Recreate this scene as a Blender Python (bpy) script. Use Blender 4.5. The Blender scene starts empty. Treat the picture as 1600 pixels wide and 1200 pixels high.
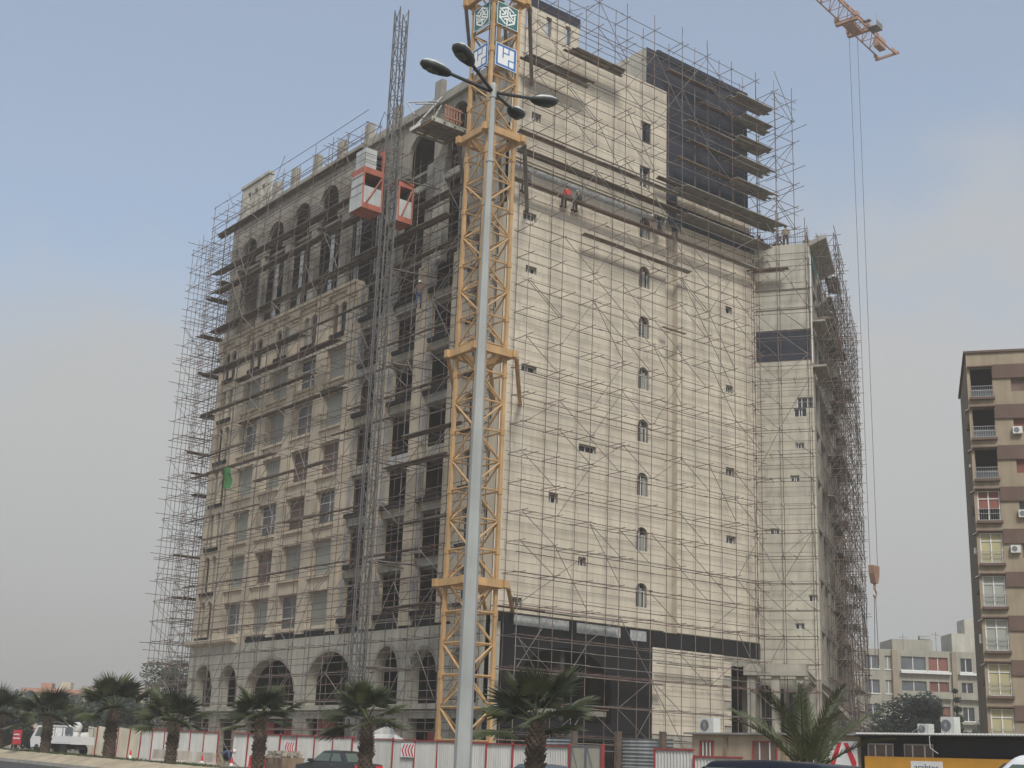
import bpy, math, random
from mathutils import Vector, Matrix
random.seed(7)
R = math.radians
sc = bpy.context.scene
col = sc.collection

# ------------------------------------------------------------------ camera
CAM = Vector((-44.0, -57.0, 1.1))
HEAD, PITCH, ROLL, FPX = R(51.8), R(16.0), R(2.2), 2060.0
_fh = Vector((math.cos(HEAD), math.sin(HEAD), 0)); _up = Vector((0, 0, 1)); _r0 = _fh.cross(_up)
_F = _fh * math.cos(PITCH) + _up * math.sin(PITCH); _u0 = _up * math.cos(PITCH) - _fh * math.sin(PITCH)
_r = _r0 * math.cos(ROLL) + _u0 * math.sin(ROLL); _u = _u0 * math.cos(ROLL) - _r0 * math.sin(ROLL)
cd = bpy.data.cameras.new('camera'); cam = bpy.data.objects.new('camera', cd); col.objects.link(cam)
cd.sensor_width = 36; cd.lens = 36 * FPX / 1600; cd.clip_start = 0.3; cd.clip_end = 12000
cam.matrix_world = Matrix(((_r.x, _u.x, -_F.x, CAM.x), (_r.y, _u.y, -_F.y, CAM.y), (_r.z, _u.z, -_F.z, CAM.z), (0, 0, 0, 1)))
sc.camera = cam

# ------------------------------------------------------------------ light
HAZE = 0.0011
SUN_EL, SUN_AZ = R(44), R(241)          # azimuth measured counter-clockwise from +X, towards the sun
world = bpy.data.worlds.new('World'); sc.world = world; world.use_nodes = True
nt = world.node_tree; nt.nodes.clear()
def N(t, nt=nt, **k):
    n = nt.nodes.new(t)
    for a, b in k.items(): setattr(n, a, b)
    return n
sky = N('ShaderNodeTexSky', sky_type='NISHITA', sun_disc=False, sun_elevation=SUN_EL, sun_rotation=R(90) - SUN_AZ,
        altitude=700, air_density=1.0, dust_density=2.5, ozone_density=1.5)
tc = N('ShaderNodeTexCoord'); sep = N('ShaderNodeSeparateXYZ'); nt.links.new(tc.outputs['Generated'], sep.inputs[0])
mp = N('ShaderNodeMapping'); mp.inputs['Scale'].default_value = (1.0, 1.0, 1.6); mp.inputs['Location'].default_value = (3.1, 0.4, 1.7)
nt.links.new(tc.outputs['Generated'], mp.inputs[0])
nz = N('ShaderNodeTexNoise'); nz.inputs['Scale'].default_value = 2.1; nz.inputs['Detail'].default_value = 7; nz.inputs['Roughness'].default_value = 0.52
nt.links.new(mp.outputs[0], nz.inputs['Vector'])
# thin cloud: more of it low down, ragged by the noise
m1 = N('ShaderNodeMath', operation='MULTIPLY_ADD'); m1.inputs[1].default_value = -1.9; m1.inputs[2].default_value = 0.24; nt.links.new(sep.outputs[2], m1.inputs[0])
m2 = N('ShaderNodeMath', operation='MULTIPLY_ADD'); m2.inputs[1].default_value = 3.6; nt.links.new(nz.outputs['Fac'], m2.inputs[0]); nt.links.new(m1.outputs[0], m2.inputs[2])
ramp = N('ShaderNodeMapRange', interpolation_type='SMOOTHSTEP'); ramp.inputs[1].default_value = 1.05; ramp.inputs[2].default_value = 1.95
ramp.inputs[3].default_value = 0.33; ramp.inputs[4].default_value = 0.92; nt.links.new(m2.outputs[0], ramp.inputs[0])
skb = N('ShaderNodeMix', data_type='RGBA', blend_type='MULTIPLY'); skb.inputs[0].default_value = 1.0
nt.links.new(sky.outputs[0], skb.inputs[6]); SKYMUL = 0.15; skb.inputs[7].default_value = (SKYMUL * 0.87, SKYMUL * 1.03, SKYMUL * 1.05, 1)
mixc = N('ShaderNodeMix', data_type='RGBA'); nt.links.new(ramp.outputs[0], mixc.inputs[0]); nt.links.new(skb.outputs[2], mixc.inputs[6])
mixc.inputs[7].default_value = (0.44, 0.43, 0.405, 1)
bg = N('ShaderNodeBackground'); bg.inputs[1].default_value = 1.0
out = N('ShaderNodeOutputWorld'); nt.links.new(mixc.outputs[2], bg.inputs[0]); nt.links.new(bg.outputs[0], out.inputs[0])

sd = bpy.data.lights.new('sun', 'SUN'); sd.energy = 2.3; sd.angle = R(14); sd.color = (1.0, 0.95, 0.87)
sun = bpy.data.objects.new('sun', sd); col.objects.link(sun)
sdir = Vector((math.cos(SUN_EL) * math.cos(SUN_AZ), math.cos(SUN_EL) * math.sin(SUN_AZ), math.sin(SUN_EL)))
sun.rotation_euler = (-sdir).to_track_quat('-Z', 'Y').to_euler(); sun.location = (-60, -60, 90)
vs = sc.view_settings; vs.view_transform = 'Standard'; vs.look = 'None'; vs.exposure = 0.45; vs.gamma = 1.0; vs.use_curve_mapping = False
sc.cycles.max_bounces = 6; sc.cycles.diffuse_bounces = 3; sc.cycles.volume_bounces = 1; sc.cycles.use_denoising = True

# ------------------------------------------------------------------ materials
MATS = {}
def mat(name, c, rough=0.8, var=0.12, scale=1.5, metal=0.0, tone=0.0, bump=0.0, streak=0.0, rnd=0.0, alpha=None, spec=None):
    m = bpy.data.materials.new(name); m.use_nodes = True; t = m.node_tree; b = t.nodes['Principled BSDF']
    L = t.links.new
    b.inputs['Roughness'].default_value = rough; b.inputs['Metallic'].default_value = metal
    if spec is not None: b.inputs['Specular IOR Level'].default_value = spec
    g = N('ShaderNodeNewGeometry', t)
    n1 = N('ShaderNodeTexNoise', t); n1.inputs['Scale'].default_value = scale; n1.inputs['Detail'].default_value = 6; n1.inputs['Roughness'].default_value = 0.6
    L(g.outputs['Position'], n1.inputs['Vector'])
    r = N('ShaderNodeMapRange', t); r.inputs[1].default_value = 0.3; r.inputs[2].default_value = 0.7
    r.inputs[3].default_value = 1 - var; r.inputs[4].default_value = 1 + var; L(n1.outputs['Fac'], r.inputs[0])
    f = r.outputs[0]
    def mul(a, b_):
        q = N('ShaderNodeMath', t, operation='MULTIPLY'); L(a, q.inputs[0]); L(b_, q.inputs[1]); return q.outputs[0]
    if streak:
        mp = N('ShaderNodeMapping', t); mp.inputs['Scale'].default_value = (2.6, 2.6, 0.12); L(g.outputs['Position'], mp.inputs[0])
        n2 = N('ShaderNodeTexNoise', t); n2.inputs['Scale'].default_value = 1.0; n2.inputs['Detail'].default_value = 5; L(mp.outputs[0], n2.inputs['Vector'])
        r2 = N('ShaderNodeMapRange', t); r2.inputs[1].default_value = 0.35; r2.inputs[2].default_value = 0.6; r2.inputs[3].default_value = 1 - streak; r2.inputs[4].default_value = 1.0
        L(n2.outputs['Fac'], r2.inputs[0]); f = mul(f, r2.outputs[0])
    if tone:
        a = N('ShaderNodeAttribute', t, attribute_name='tone'); r3 = N('ShaderNodeMapRange', t)
        r3.inputs[3].default_value = 1 - tone; r3.inputs[4].default_value = 1 + tone; L(a.outputs['Fac'], r3.inputs[0]); f = mul(f, r3.outputs[0])
    if rnd:
        o = N('ShaderNodeObjectInfo', t); r4 = N('ShaderNodeMapRange', t); r4.inputs[3].default_value = 1 - rnd; r4.inputs[4].default_value = 1 + rnd
        L(o.outputs['Random'], r4.inputs[0]); f = mul(f, r4.outputs[0])
    mx = N('ShaderNodeMix', t, data_type='RGBA', blend_type='MULTIPLY'); mx.inputs[0].default_value = 1; mx.inputs[6].default_value = (*c, 1)
    cb = N('ShaderNodeCombineColor', t)
    for i in range(3): L(f, cb.inputs[i])
    L(cb.outputs[0], mx.inputs[7]); L(mx.outputs[2], b.inputs['Base Color'])
    if bump:
        bn = N('ShaderNodeBump', t); bn.inputs['Strength'].default_value = bump; bn.inputs['Distance'].default_value = 0.03
        L(n1.outputs['Fac'], bn.inputs['Height']); L(bn.outputs[0], b.inputs['Normal'])
    if alpha is not None: b.inputs['Alpha'].default_value = alpha
    MATS[name] = m; return m
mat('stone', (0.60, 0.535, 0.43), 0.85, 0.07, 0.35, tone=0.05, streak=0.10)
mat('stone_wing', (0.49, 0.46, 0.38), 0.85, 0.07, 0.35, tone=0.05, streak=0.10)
mat('stone_left', (0.62, 0.535, 0.41), 0.85, 0.09, 0.6, streak=0.14, rnd=0.04)
mat('concrete', (0.36, 0.335, 0.285), 0.9, 0.22, 0.5, bump=0.3, streak=0.22)
mat('concrete_pale', (0.47, 0.45, 0.38), 0.9, 0.15, 0.5, bump=0.2, streak=0.2)
mat('interior_shade', (0.05, 0.044, 0.038), 0.95, 0.3, 0.7)  # near-black base colour paints in the darkness of unlit interiors
mat('bitumen', (0.012, 0.013, 0.016), 0.7, 0.35, 0.6, spec=0.3)
mat('black_paint', (0.010, 0.010, 0.012), 0.6, 0.3, 0.8, spec=0.3)
mat('slate_paint', (0.026, 0.031, 0.046), 0.75, 0.35, 0.5, spec=0.3)
mat('tube_rust', (0.15, 0.10, 0.085), 0.7, 0.45, 1.3, metal=0.15, rnd=0.3)
mat('tube_grey', (0.21, 0.19, 0.17), 0.6, 0.4, 1.1, metal=0.3, rnd=0.3)
mat('plank', (0.15, 0.11, 0.085), 0.9, 0.35, 2.0, rnd=0.3)
mat('plank_grey', (0.24, 0.225, 0.20), 0.9, 0.3, 2.0, rnd=0.25)
mat('zinc', (0.55, 0.56, 0.57), 0.45, 0.2, 1.5, metal=0.6)
mat('stud', (0.50, 0.51, 0.52), 0.45, 0.2, 2.0, metal=0.4)
mat('crane_yellow', (0.50, 0.31, 0.14), 0.55, 0.18, 1.2, streak=0.18)
mat('crane_dark', (0.24, 0.17, 0.10), 0.7, 0.2, 1.0)
mat('jib_hazed', (0.40, 0.24, 0.175), 0.6, 0.15, 1.0)  # jib paint dulled to a brownish pink, haze mixed into the colour
mat('hoist_red', (0.42, 0.13, 0.085), 0.6, 0.2, 1.2, streak=0.2)
mat('hoist_white', (0.48, 0.49, 0.48), 0.55, 0.12, 1.0, streak=0.15)
mat('hoist_mast', (0.13, 0.125, 0.12), 0.6, 0.25, 1.5, metal=0.2)
mat('glass_dark', (0.03, 0.034, 0.04), 0.12, 0.2, 0.6, rnd=0.3)
mat('glass_grey', (0.10, 0.11, 0.12), 0.15, 0.25, 0.5, rnd=0.25)
mat('board_grey', (0.30, 0.31, 0.275), 0.7, 0.08, 0.6, rnd=0.10)
mat('board_brown', (0.15, 0.10, 0.08), 0.8, 0.2, 0.8, rnd=0.2)
mat('frame_white', (0.66, 0.66, 0.64), 0.5, 0.08, 2)
mat('frame_grey', (0.30, 0.30, 0.30), 0.5, 0.1, 2)
mat('white_sheet', (0.55, 0.545, 0.52), 0.6, 0.1, 0.9, streak=0.12, rnd=0.06)
mat('dirty_sheet', (0.56, 0.51, 0.41), 0.7, 0.15, 0.9, streak=0.15, rnd=0.08)
mat('red_paint', (0.30, 0.045, 0.045), 0.55, 0.2, 1.5)
mat('red_sign', (0.62, 0.03, 0.045), 0.5, 0.08, 1.5)
mat('sign_white', (0.80, 0.80, 0.79), 0.5, 0.05, 1.5)
mat('sign_blue', (0.045, 0.16, 0.42), 0.5, 0.06, 1.5)
mat('sign_green', (0.035, 0.14, 0.135), 0.5, 0.06, 1.5)
mat('sign_yellow', (0.62, 0.30, 0.03), 0.5, 0.1, 1.5)
mat('lettering', (0.14, 0.15, 0.17), 0.6, 0.05, 2)
mat('pole_grey', (0.36, 0.37, 0.355), 0.6, 0.12, 1.2, metal=0.0, streak=0.1)
mat('lamp_body', (0.05, 0.055, 0.055), 0.5, 0.15, 3)
mat('lamp_top', (0.55, 0.57, 0.55), 0.5, 0.15, 3)
mat('lamp_glass', (0.10, 0.12, 0.10), 0.15, 0.15, 3)
mat('palm_green', (0.048, 0.058, 0.02), 0.55, 0.35, 2.5, rnd=0.35)
mat('palm_trunk', (0.085, 0.06, 0.042), 0.95, 0.4, 4, bump=0.5, rnd=0.1)
mat('palm_dead', (0.22, 0.14, 0.08), 0.95, 0.3, 3, rnd=0.2)
mat('leaf', (0.05, 0.065, 0.033), 0.7, 0.5, 0.5, rnd=0.15)
mat('leaf_dark', (0.035, 0.048, 0.03), 0.7, 0.5, 0.5, rnd=0.15)
mat('bark', (0.09, 0.07, 0.05), 0.95, 0.3, 3)
mat('asphalt', (0.055, 0.054, 0.052), 0.9, 0.25, 0.7)
mat('earth', (0.25, 0.21, 0.155), 0.95, 0.3, 0.35, bump=0.5)
mat('kerb', (0.28, 0.265, 0.235), 0.9, 0.2, 1.5, rnd=0.1)
mat('bank_stone', (0.42, 0.35, 0.245), 0.9, 0.22, 2.2, bump=0.4, rnd=0.12)
mat('grass', (0.045, 0.07, 0.022), 0.8, 0.4, 2.5)
mat('car_grey', (0.045, 0.047, 0.052), 0.3, 0.05, 1, metal=0.3)
mat('car_blue', (0.10, 0.125, 0.165), 0.3, 0.05, 1, metal=0.3)
mat('car_black', (0.012, 0.014, 0.022), 0.25, 0.05, 1, metal=0.2)
mat('car_white', (0.72, 0.72, 0.72), 0.3, 0.04, 1)
mat('car_glass', (0.10, 0.13, 0.115), 0.05, 0.05, 1)
mat('rubber', (0.02, 0.02, 0.02), 0.9, 0.1, 3)
mat('apt_wall', (0.31, 0.25, 0.18), 0.9, 0.14, 0.6, streak=0.16)
mat('apt_brown', (0.13, 0.085, 0.065), 0.9, 0.14, 0.8, streak=0.1)
mat('apt_beige', (0.34, 0.32, 0.265), 0.9, 0.14, 0.5, streak=0.15)
mat('apt_shutter', (0.20, 0.075, 0.055), 0.8, 0.15, 1.0, rnd=0.2)
mat('orange_band', (0.42, 0.22, 0.15), 0.9, 0.12, 0.4)
mat('cream_wall', (0.50, 0.44, 0.32), 0.9, 0.14, 0.5, streak=0.12)
mat('curtain', (0.42, 0.38, 0.22), 0.8, 0.08, 1.0)
mat('hill', (0.22, 0.19, 0.15), 0.95, 0.2, 0.01)
mat('cabin_beige', (0.40, 0.325, 0.235), 0.9, 0.15, 0.9, streak=0.14)
mat('roof_sheet', (0.28, 0.28, 0.27), 0.6, 0.2, 1.5, metal=0.3)
mat('corrugated', (0.36, 0.38, 0.38), 0.55, 0.25, 0.9, metal=0.4, streak=0.25)
mat('rust_sheet', (0.33, 0.24, 0.16), 0.8, 0.35, 1.2, metal=0.1, streak=0.3)
mat('ac_white', (0.58, 0.58, 0.54), 0.6, 0.1, 2.0)
mat('skin', (0.36, 0.22, 0.15), 0.6, 0.05, 5)
mat('cloth_dark', (0.035, 0.037, 0.045), 0.9, 0.2, 6, rnd=0.3)
mat('cloth_grey', (0.14, 0.135, 0.12), 0.9, 0.2, 6, rnd=0.3)
mat('cloth_blue', (0.06, 0.085, 0.15), 0.9, 0.2, 6)
mat('cloth_khaki', (0.25, 0.21, 0.13), 0.9, 0.2, 6)
mat('cloth_red', (0.45, 0.05, 0.04), 0.9, 0.15, 6)
mat('helmet_white', (0.7, 0.7, 0.68), 0.4, 0.05, 5)
mat('hair', (0.015, 0.012, 0.01), 0.8, 0.1, 5)
mat('sack', (0.62, 0.61, 0.58), 0.85, 0.1, 2.5, rnd=0.08)
mat('net_green', (0.05, 0.20, 0.06), 0.9, 0.25, 2)
mat('net_teal', (0.03, 0.12, 0.10), 0.9, 0.25, 2)
mat('rope', (0.04, 0.04, 0.045), 0.6, 0.1, 1)
mat('block', (0.50, 0.49, 0.43), 0.9, 0.16, 1.6, rnd=0.12)
mat('rubble', (0.35, 0.31, 0.25), 0.95, 0.3, 2, bump=0.4)
mat('barrier', (0.50, 0.44, 0.38), 0.9, 0.25, 1.4, rnd=0.15)
mat('lath', (0.36, 0.37, 0.37), 0.7, 0.4, 4.0)

# ------------------------------------------------------------------ helpers
class MB:
    def __init__(s): s.v = []; s.f = []; s.t = []; s.m = []
    def hexa(s, p, tone=0.5, mi=0):
        b = len(s.v); s.v += [tuple(q) for q in p]
        for q in ((0, 3, 2, 1), (4, 5, 6, 7), (0, 1, 5, 4), (1, 2, 6, 5), (2, 3, 7, 6), (3, 0, 4, 7)):
            s.f.append(tuple(b + i for i in q)); s.t.append(tone); s.m.append(mi)
    def box(s, x0, x1, y0, y1, z0, z1, F=None, tone=0.5, mi=0):
        p = [(x0, y0, z0), (x1, y0, z0), (x1, y1, z0), (x0, y1, z0), (x0, y0, z1), (x1, y0, z1), (x1, y1, z1), (x0, y1, z1)]
        if F: p = [F(*q) for q in p]
        s.hexa(p, tone, mi)
    def poly(s, pts, mi=0, tone=0.5):
        b = len(s.v); s.v += [tuple(q) for q in pts]; s.f.append(tuple(range(b, b + len(pts)))); s.t.append(tone); s.m.append(mi)
    def prism(s, pts, d, mi=0):        # polygon in 3D pushed along vector d
        d = Vector(d); a = [Vector(q) for q in pts]; n = len(a); b = len(s.v)
        s.v += [tuple(q) for q in a] + [tuple(q + d) for q in a]
        s.f += [tuple(range(b + n - 1, b - 1, -1)), tuple(range(b + n, b + 2 * n))]; s.t += [0.5, 0.5]; s.m += [mi, mi]
        for i in range(n):
            j = (i + 1) % n; s.f.append((b + i, b + j, b + n + j, b + n + i)); s.t.append(0.5); s.m.append(mi)
    def tube(s, p, q, r, n=5, r2=None, mi=0, cap=True, rot=0.0):
        p, q = Vector(p), Vector(q); d = q - p
        if d.length < 1e-6: return
        d.normalize(); a = d.orthogonal().normalized() if abs(d.z) < 0.99 else Vector((1, 0, 0)); a = (a - d * a.dot(d)).normalized(); c = d.cross(a)
        r2 = r if r2 is None else r2; b = len(s.v)
        for (o, rr) in ((p, r), (q, r2)):
            for i in range(n):
                w = rot + 2 * math.pi * i / n; s.v.append(tuple(o + (a * math.cos(w) + c * math.sin(w)) * rr))
        for i in range(n):
            j = (i + 1) % n; s.f.append((b + i, b + j, b + n + j, b + n + i)); s.t.append(0.5); s.m.append(mi)
        if cap:
            s.f += [tuple(range(b + n - 1, b - 1, -1)), tuple(range(b + n, b + 2 * n))]; s.t += [0.5, 0.5]; s.m += [mi, mi]
    def path(s, pts, radii, n=6, mi=0):
        rings = []; pts = [Vector(p) for p in pts]
        for k, p in enumerate(pts):
            d = (pts[min(k + 1, len(pts) - 1)] - pts[max(k - 1, 0)]).normalized()
            a = Vector((1, 0.2, 0)) if abs(d.z) > 0.9 else Vector((0, 0, 1)); a = (a - d * a.dot(d)).normalized(); c = d.cross(a)
            b = len(s.v); rr = radii[k] if isinstance(radii, (list, tuple)) else radii
            for i in range(n):
                w = 2 * math.pi * i / n; s.v.append(tuple(p + (a * math.cos(w) + c * math.sin(w)) * rr))
            rings.append(b)
        for k in range(len(rings) - 1):
            for i in range(n):
                j = (i + 1) % n; s.f.append((rings[k] + i, rings[k] + j, rings[k + 1] + j, rings[k + 1] + i)); s.t.append(0.5); s.m.append(mi)
        s.f += [tuple(range(rings[0] + n - 1, rings[0] - 1, -1)), tuple(range(rings[-1], rings[-1] + n))]; s.t += [0.5] * 2; s.m += [mi] * 2
    def lathe(s, c, prof, n=12, mi=0, sx=1.0, sy=1.0):
        c = Vector(c); rings = []
        for (r, z) in prof:
            b = len(s.v); rings.append(b)
            for i in range(n):
                w = 2 * math.pi * i / n; s.v.append((c.x + r * sx * math.cos(w), c.y + r * sy * math.sin(w), c.z + z))
        for k in range(len(rings) - 1):
            for i in range(n):
                j = (i + 1) % n; s.f.append((rings[k] + i, rings[k] + j, rings[k + 1] + j, rings[k + 1] + i)); s.t.append(0.5); s.m.append(mi)
        s.f += [tuple(range(rings[0] + n - 1, rings[0] - 1, -1)), tuple(range(rings[-1], rings[-1] + n))]; s.t += [0.5] * 2; s.m += [mi] * 2
    def mesh(s, name, mats, smooth=False):
        me = bpy.data.meshes.new(name); me.from_pydata(s.v, [], s.f)
        for m_ in (mats if isinstance(mats, (list, tuple)) else [mats]): me.materials.append(MATS[m_])
        if any(s.m): me.polygons.foreach_set('material_index', s.m)
        if any(x != 0.5 for x in s.t):
            a = me.attributes.new('tone', 'FLOAT', 'FACE'); a.data.foreach_set('value', s.t)
        if smooth: me.polygons.foreach_set('use_smooth', [True] * len(s.f))
        me.update(); return me
    def build(s, name, mats, parent=None, smooth=False, kind=None, label=None):
        if not s.f: return None
        return put(name, s.mesh(name, mats, smooth), parent, kind, label)
def put(name, me, parent=None, kind=None, label=None):
    o = bpy.data.objects.new(name, me); col.objects.link(o)
    if parent is not None:
        o.parent = parent
        o.matrix_parent_inverse = pinv(parent)
    if kind: o['kind'] = kind
    if label: o['label'] = label
    return o
def pinv(p):
    m = p.matrix_basis.inverted()
    if p.parent: m = m @ p.matrix_parent_inverse.inverted() @ pinv(p.parent)
    return m
def tag(o, label, cat, group=None):
    o['label'] = label; o['category'] = cat
    if group: o['group'] = group
    return o
def thing(name, loc, label, cat, group=None, rz=0.0):
    o = bpy.data.objects.new(name, None); col.objects.link(o); o.location = loc; o.rotation_euler = (0, 0, rz); o.empty_display_size = 0.3
    return tag(o, label, cat, group)
def quickbox(name, m, parent, *a, F=None, **k):
    b = MB(); b.box(*a, F=F); return b.build(name, m, parent, **k)
def gz(y): return max(-0.3, min(0.55, 0.0115 * (y + 8)))
# frames of the building's faces: (along, outwards, up) -> world
FL = lambda u, d, z: (-d, u, z)                 # long front, along +Y
FR = lambda u, d, z: (u, -d, z)                 # stone gable side, along +X
WD = Vector((0.5417, -0.8406, 0)); WN = Vector((-0.8406, -0.5417, 0)); W0 = Vector((22.0, 0.4, 0)); WE = W0 + WD * 4.0
FW = lambda u, d, z: tuple(W0 + WD * u + WN * d + Vector((0, 0, z)))
FE = lambda u, d, z: tuple(WE - WN * u + WD * d + Vector((0, 0, z)))
def otop(o, u):
    a, b, za, zb, rise = o
    if not rise: return zb
    t = max(-1, min(1, (u - (a + b) / 2) / ((b - a) / 2))); return zb + rise * math.sqrt(max(0, 1 - t * t))
def wall(mb, F, u0, u1, z0, z1, ops=(), d0=-0.4, d1=0.0, n=10, joints=None, tones=None):
    br = {u0, u1}
    for o in ops:
        for w in (o[0], o[1]):
            if u0 < w < u1: br.add(w)
        if o[4]:
            for i in range(1, n):
                w = (o[0] + o[1]) / 2 - math.cos(math.pi * i / n) * (o[1] - o[0]) / 2
                if u0 < w < u1: br.add(w)
    if joints:
        for j in joints:
            for w in (j - 0.006, j + 0.006):
                if u0 < w < u1: br.add(w)
    br = sorted(br); cl = lambda z: max(z0, min(z1, z))
    for s, e in zip(br, br[1:]):
        m_ = (s + e) / 2; tone = 0.5
        if joints:
            k = sum(1 for j in joints if j < m_)
            if any(abs(m_ - j) < 0.0065 for j in joints): continue
            tone = tones[k]
        cs = ce = z0
        def emit(bs, be, ts, te):
            if ts - bs < 1e-4 and te - be < 1e-4: return
            mb.hexa([F(s, d0, bs), F(e, d0, be), F(e, d1, be), F(s, d1, bs), F(s, d0, ts), F(e, d0, te), F(e, d1, te), F(s, d1, ts)], tone)
        for o in sorted((o for o in ops if o[0] < m_ < o[1]), key=lambda o: o[2]):
            emit(cs, ce, max(cs, cl(o[2])), max(ce, cl(o[2]))); cs = max(cs, cl(otop(o, s))); ce = max(ce, cl(otop(o, e)))
        emit(cs, ce, z1, z1)
# ------------------------------------------------------------------ ground and roads (the road runs along Y)
def sheet(name, m, xs, ys, zf, kind='structure'):
    b = MB()
    for x in xs:
        for y in ys: b.v.append((x, y, zf(x, y)))
    n = len(ys)
    for i in range(len(xs) - 1):
        for j in range(n - 1):
            b.f.append((i * n + j, (i + 1) * n + j, (i + 1) * n + j + 1, i * n + j + 1)); b.t.append(0.5); b.m.append(0)
    return b.build(name, m, None, kind=kind)
YS = [-4500, -1500, -400, -120, -70, -50, -34] + [-34 + 3.9 * k for k in range(1, 22)] + [60, 90, 160, 400, 1500, 5000]
sheet('ground', 'earth', [-4500, -1200, -300, -90, -34, -18.6, -14.6, -7, 0, 20, 60, 200, 800, 2500, 5500], YS, lambda x, y: gz(y) - 0.16 if -60 < x < -7.5 else gz(y))
YR = [y for y in YS if -400 <= y <= 400]
sheet('near_road', 'asphalt', [-58, -40, -18.9], YR, lambda x, y: gz(y) - 0.15)
sheet('far_road', 'asphalt', [-14.3, -8.2], YR, lambda x, y: gz(y) - 0.15)
# planted median: a bank faced with stone slabs, grass on top, kerb stones along the road
sheet('median_top', 'earth', [-17.25, -14.6], YR, lambda x, y: gz(y) + 0.33)
med = bpy.data.objects.new('median_bank', None); col.objects.link(med); med['kind'] = 'structure'
y = -60.0; k = 0
while y < 62:
    L_ = random.uniform(0.42, 0.62); t0, t1 = gz(y), gz(y + L_); o = random.uniform(-0.015, 0.02); lean = 0.16
    b = MB(); e = y + L_ - 0.03
    b.hexa([(-18.55, y, t0 - 0.02), (-18.2, y, t0 - 0.06), (-18.2, e, t1 - 0.06), (-18.55, e, t1 - 0.02),
            (-17.25 + o, y + lean, t0 + 0.36 + o), (-17.05, y + lean, t0 + 0.30), (-17.05, e + lean, t1 + 0.30), (-17.25 + o, e + lean, t1 + 0.36 + o)])
    b.build('stone_slab', 'bank_stone', med); y += L_
y = -60.0
while y < 62:
    b = MB(); t0 = gz(y)
    b.hexa([(-18.86, y, t0 - 0.2), (-18.58, y, t0 - 0.2), (-18.58, y + 0.97, t0 - 0.2), (-18.86, y + 0.97, t0 - 0.2),
            (-18.82, y, t0 - 0.0), (-18.58, y, t0 + 0.0), (-18.58, y + 0.97, gz(y + 1)), (-18.82, y + 0.97, gz(y + 1))])
    b.build('kerb_stone', 'kerb', med); y += 1.0
b = MB(); b.box(-14.6, -14.35, -60, 62, -0.45, 0.0)
for i, v in enumerate(b.v): b.v[i] = (v[0], v[1], v[2] + gz(v[1]) + (0.34 if v[2] > -0.1 else 0))
b.build('rear_kerb', 'kerb', med)
g = MB()
for i in range(6500):
    y = random.uniform(-12, 50); x = random.uniform(-17.1, -15.2); h = random.uniform(0.06, 0.17) * (1.0 if math.sin(y * 0.9) + math.sin(y * 0.37 + 1) > -0.2 else 0.3)
    a = random.uniform(0, 6.3); z = gz(y) + 0.32; w = 0.02; q = (random.uniform(-.06, .06), random.uniform(-.06, .06))
    g.poly([(x + w * math.cos(a), y + w * math.sin(a), z), (x - w * math.cos(a), y - w * math.sin(a), z), (x + q[0], y + q[1], z + h)])
g = g.build('median_grass', 'grass', None, kind='stuff'); tag(g, 'low green grass growing along the top of the palm median', 'grass')

# ------------------------------------------------------------------ the hotel under construction
hotel = thing('hotel_building', (10, 14, 0), 'tall unfinished stone hotel wrapped in scaffolding', 'building')
H0 = [9.15 + 3.35 * k for k in range(7)]          # storey sill heights
# --- stone gable side (right): courses of slabs
ARC = [(10.83, 11.75, 10.97 - 0.72 + 3.37 * k, 10.97 + 0.28 + 3.37 * k, 0.44) for k in range(8)]
SQ = [(1.21, 2.25, 32.25, 32.78), (1.55, 2.4, 28.95, 29.4), (1.5, 2.65, 22.85, 23.28), (6.05, 7.45, 18.9, 19.35), (3.85, 4.55, 15.5, 16.05),
      (6.2, 6.82, 12.15, 12.65), (1.25, 2.15, 9.3, 9.85), (10.84, 11.74, 40.58, 42.1), (10.77, 11.7, 37.4, 38.85), (1.6, 2.35, 38.9, 39.45)]
SQ = [(a, b, c, d, 0) for a, b, c, d in SQ]
SQ2 = [(18.85, 19.52, 30.65, 31.15, 0), (18.83, 19.52, 25.1, 25.62, 0), (18.78, 19.6, 19.52, 20.06, 0), (18.76, 19.66, 15.08, 15.58, 0)]
OPS = ARC + SQ + SQ2
SLOT = [(0.9, 1.35, 45.0, 46.4, 0), (2.5, 2.95, 45.0, 46.4, 0), (4.1, 4.55, 45.0, 46.4, 0)]
def courses(F, u0, u1, z0, z1, ops, step=0.56, d0=-0.06, m='stone', par=hotel, slab=1.25):
    z = z0; k = 0
    while z < z1 - 0.05:
        e = min(z1, z + step); b = MB(); off = random.uniform(0.2, slab)
        js = [u0 + off + i * slab for i in range(60) if u0 + off + i * slab < u1 - 0.15]
        pr = random.uniform(-0.004, 0.006)
        act = [o for o in ops if o[2] < e and o[3] + o[4] > z]; tn = [random.random() for _ in range(80)]; cuts = sorted((o[0], o[1]) for o in act if o[2] <= z + 0.012 and o[3] >= e - 0.012 and o[0] > u0 and o[1] < u1); x = u0
        for (p, q) in cuts + [(u1, u1)]:
            b = MB(); jj = [j for j in js if x + .1 < j < p - .1]; wall(b, F, x, p, z + 0.011, e - 0.011, act, d0, pr, joints=jj or None, tones=[tn[int(i + x * 7) % 80] for i in range(80)]); b.build('stone_course', m, par); x = q
        z = e; k += 1
courses(FR, 0.0, 13.2, 9.0, 45.04, OPS)
courses(FR, 0.0, 5.3, 45.06, 46.6, SLOT)
courses(FR, 14.3, 21.9, 9.0, 35.6, OPS)
courses(FR, 14.3, 21.4, 37.05, 38.6, [])
courses(FR, 12.25, 19.1, 3.0, 8.0, [(18.45, 19.2, 3.1 + 1.5 * k, 3.75 + 1.5 * k, 0) for k in range(4)])
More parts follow.
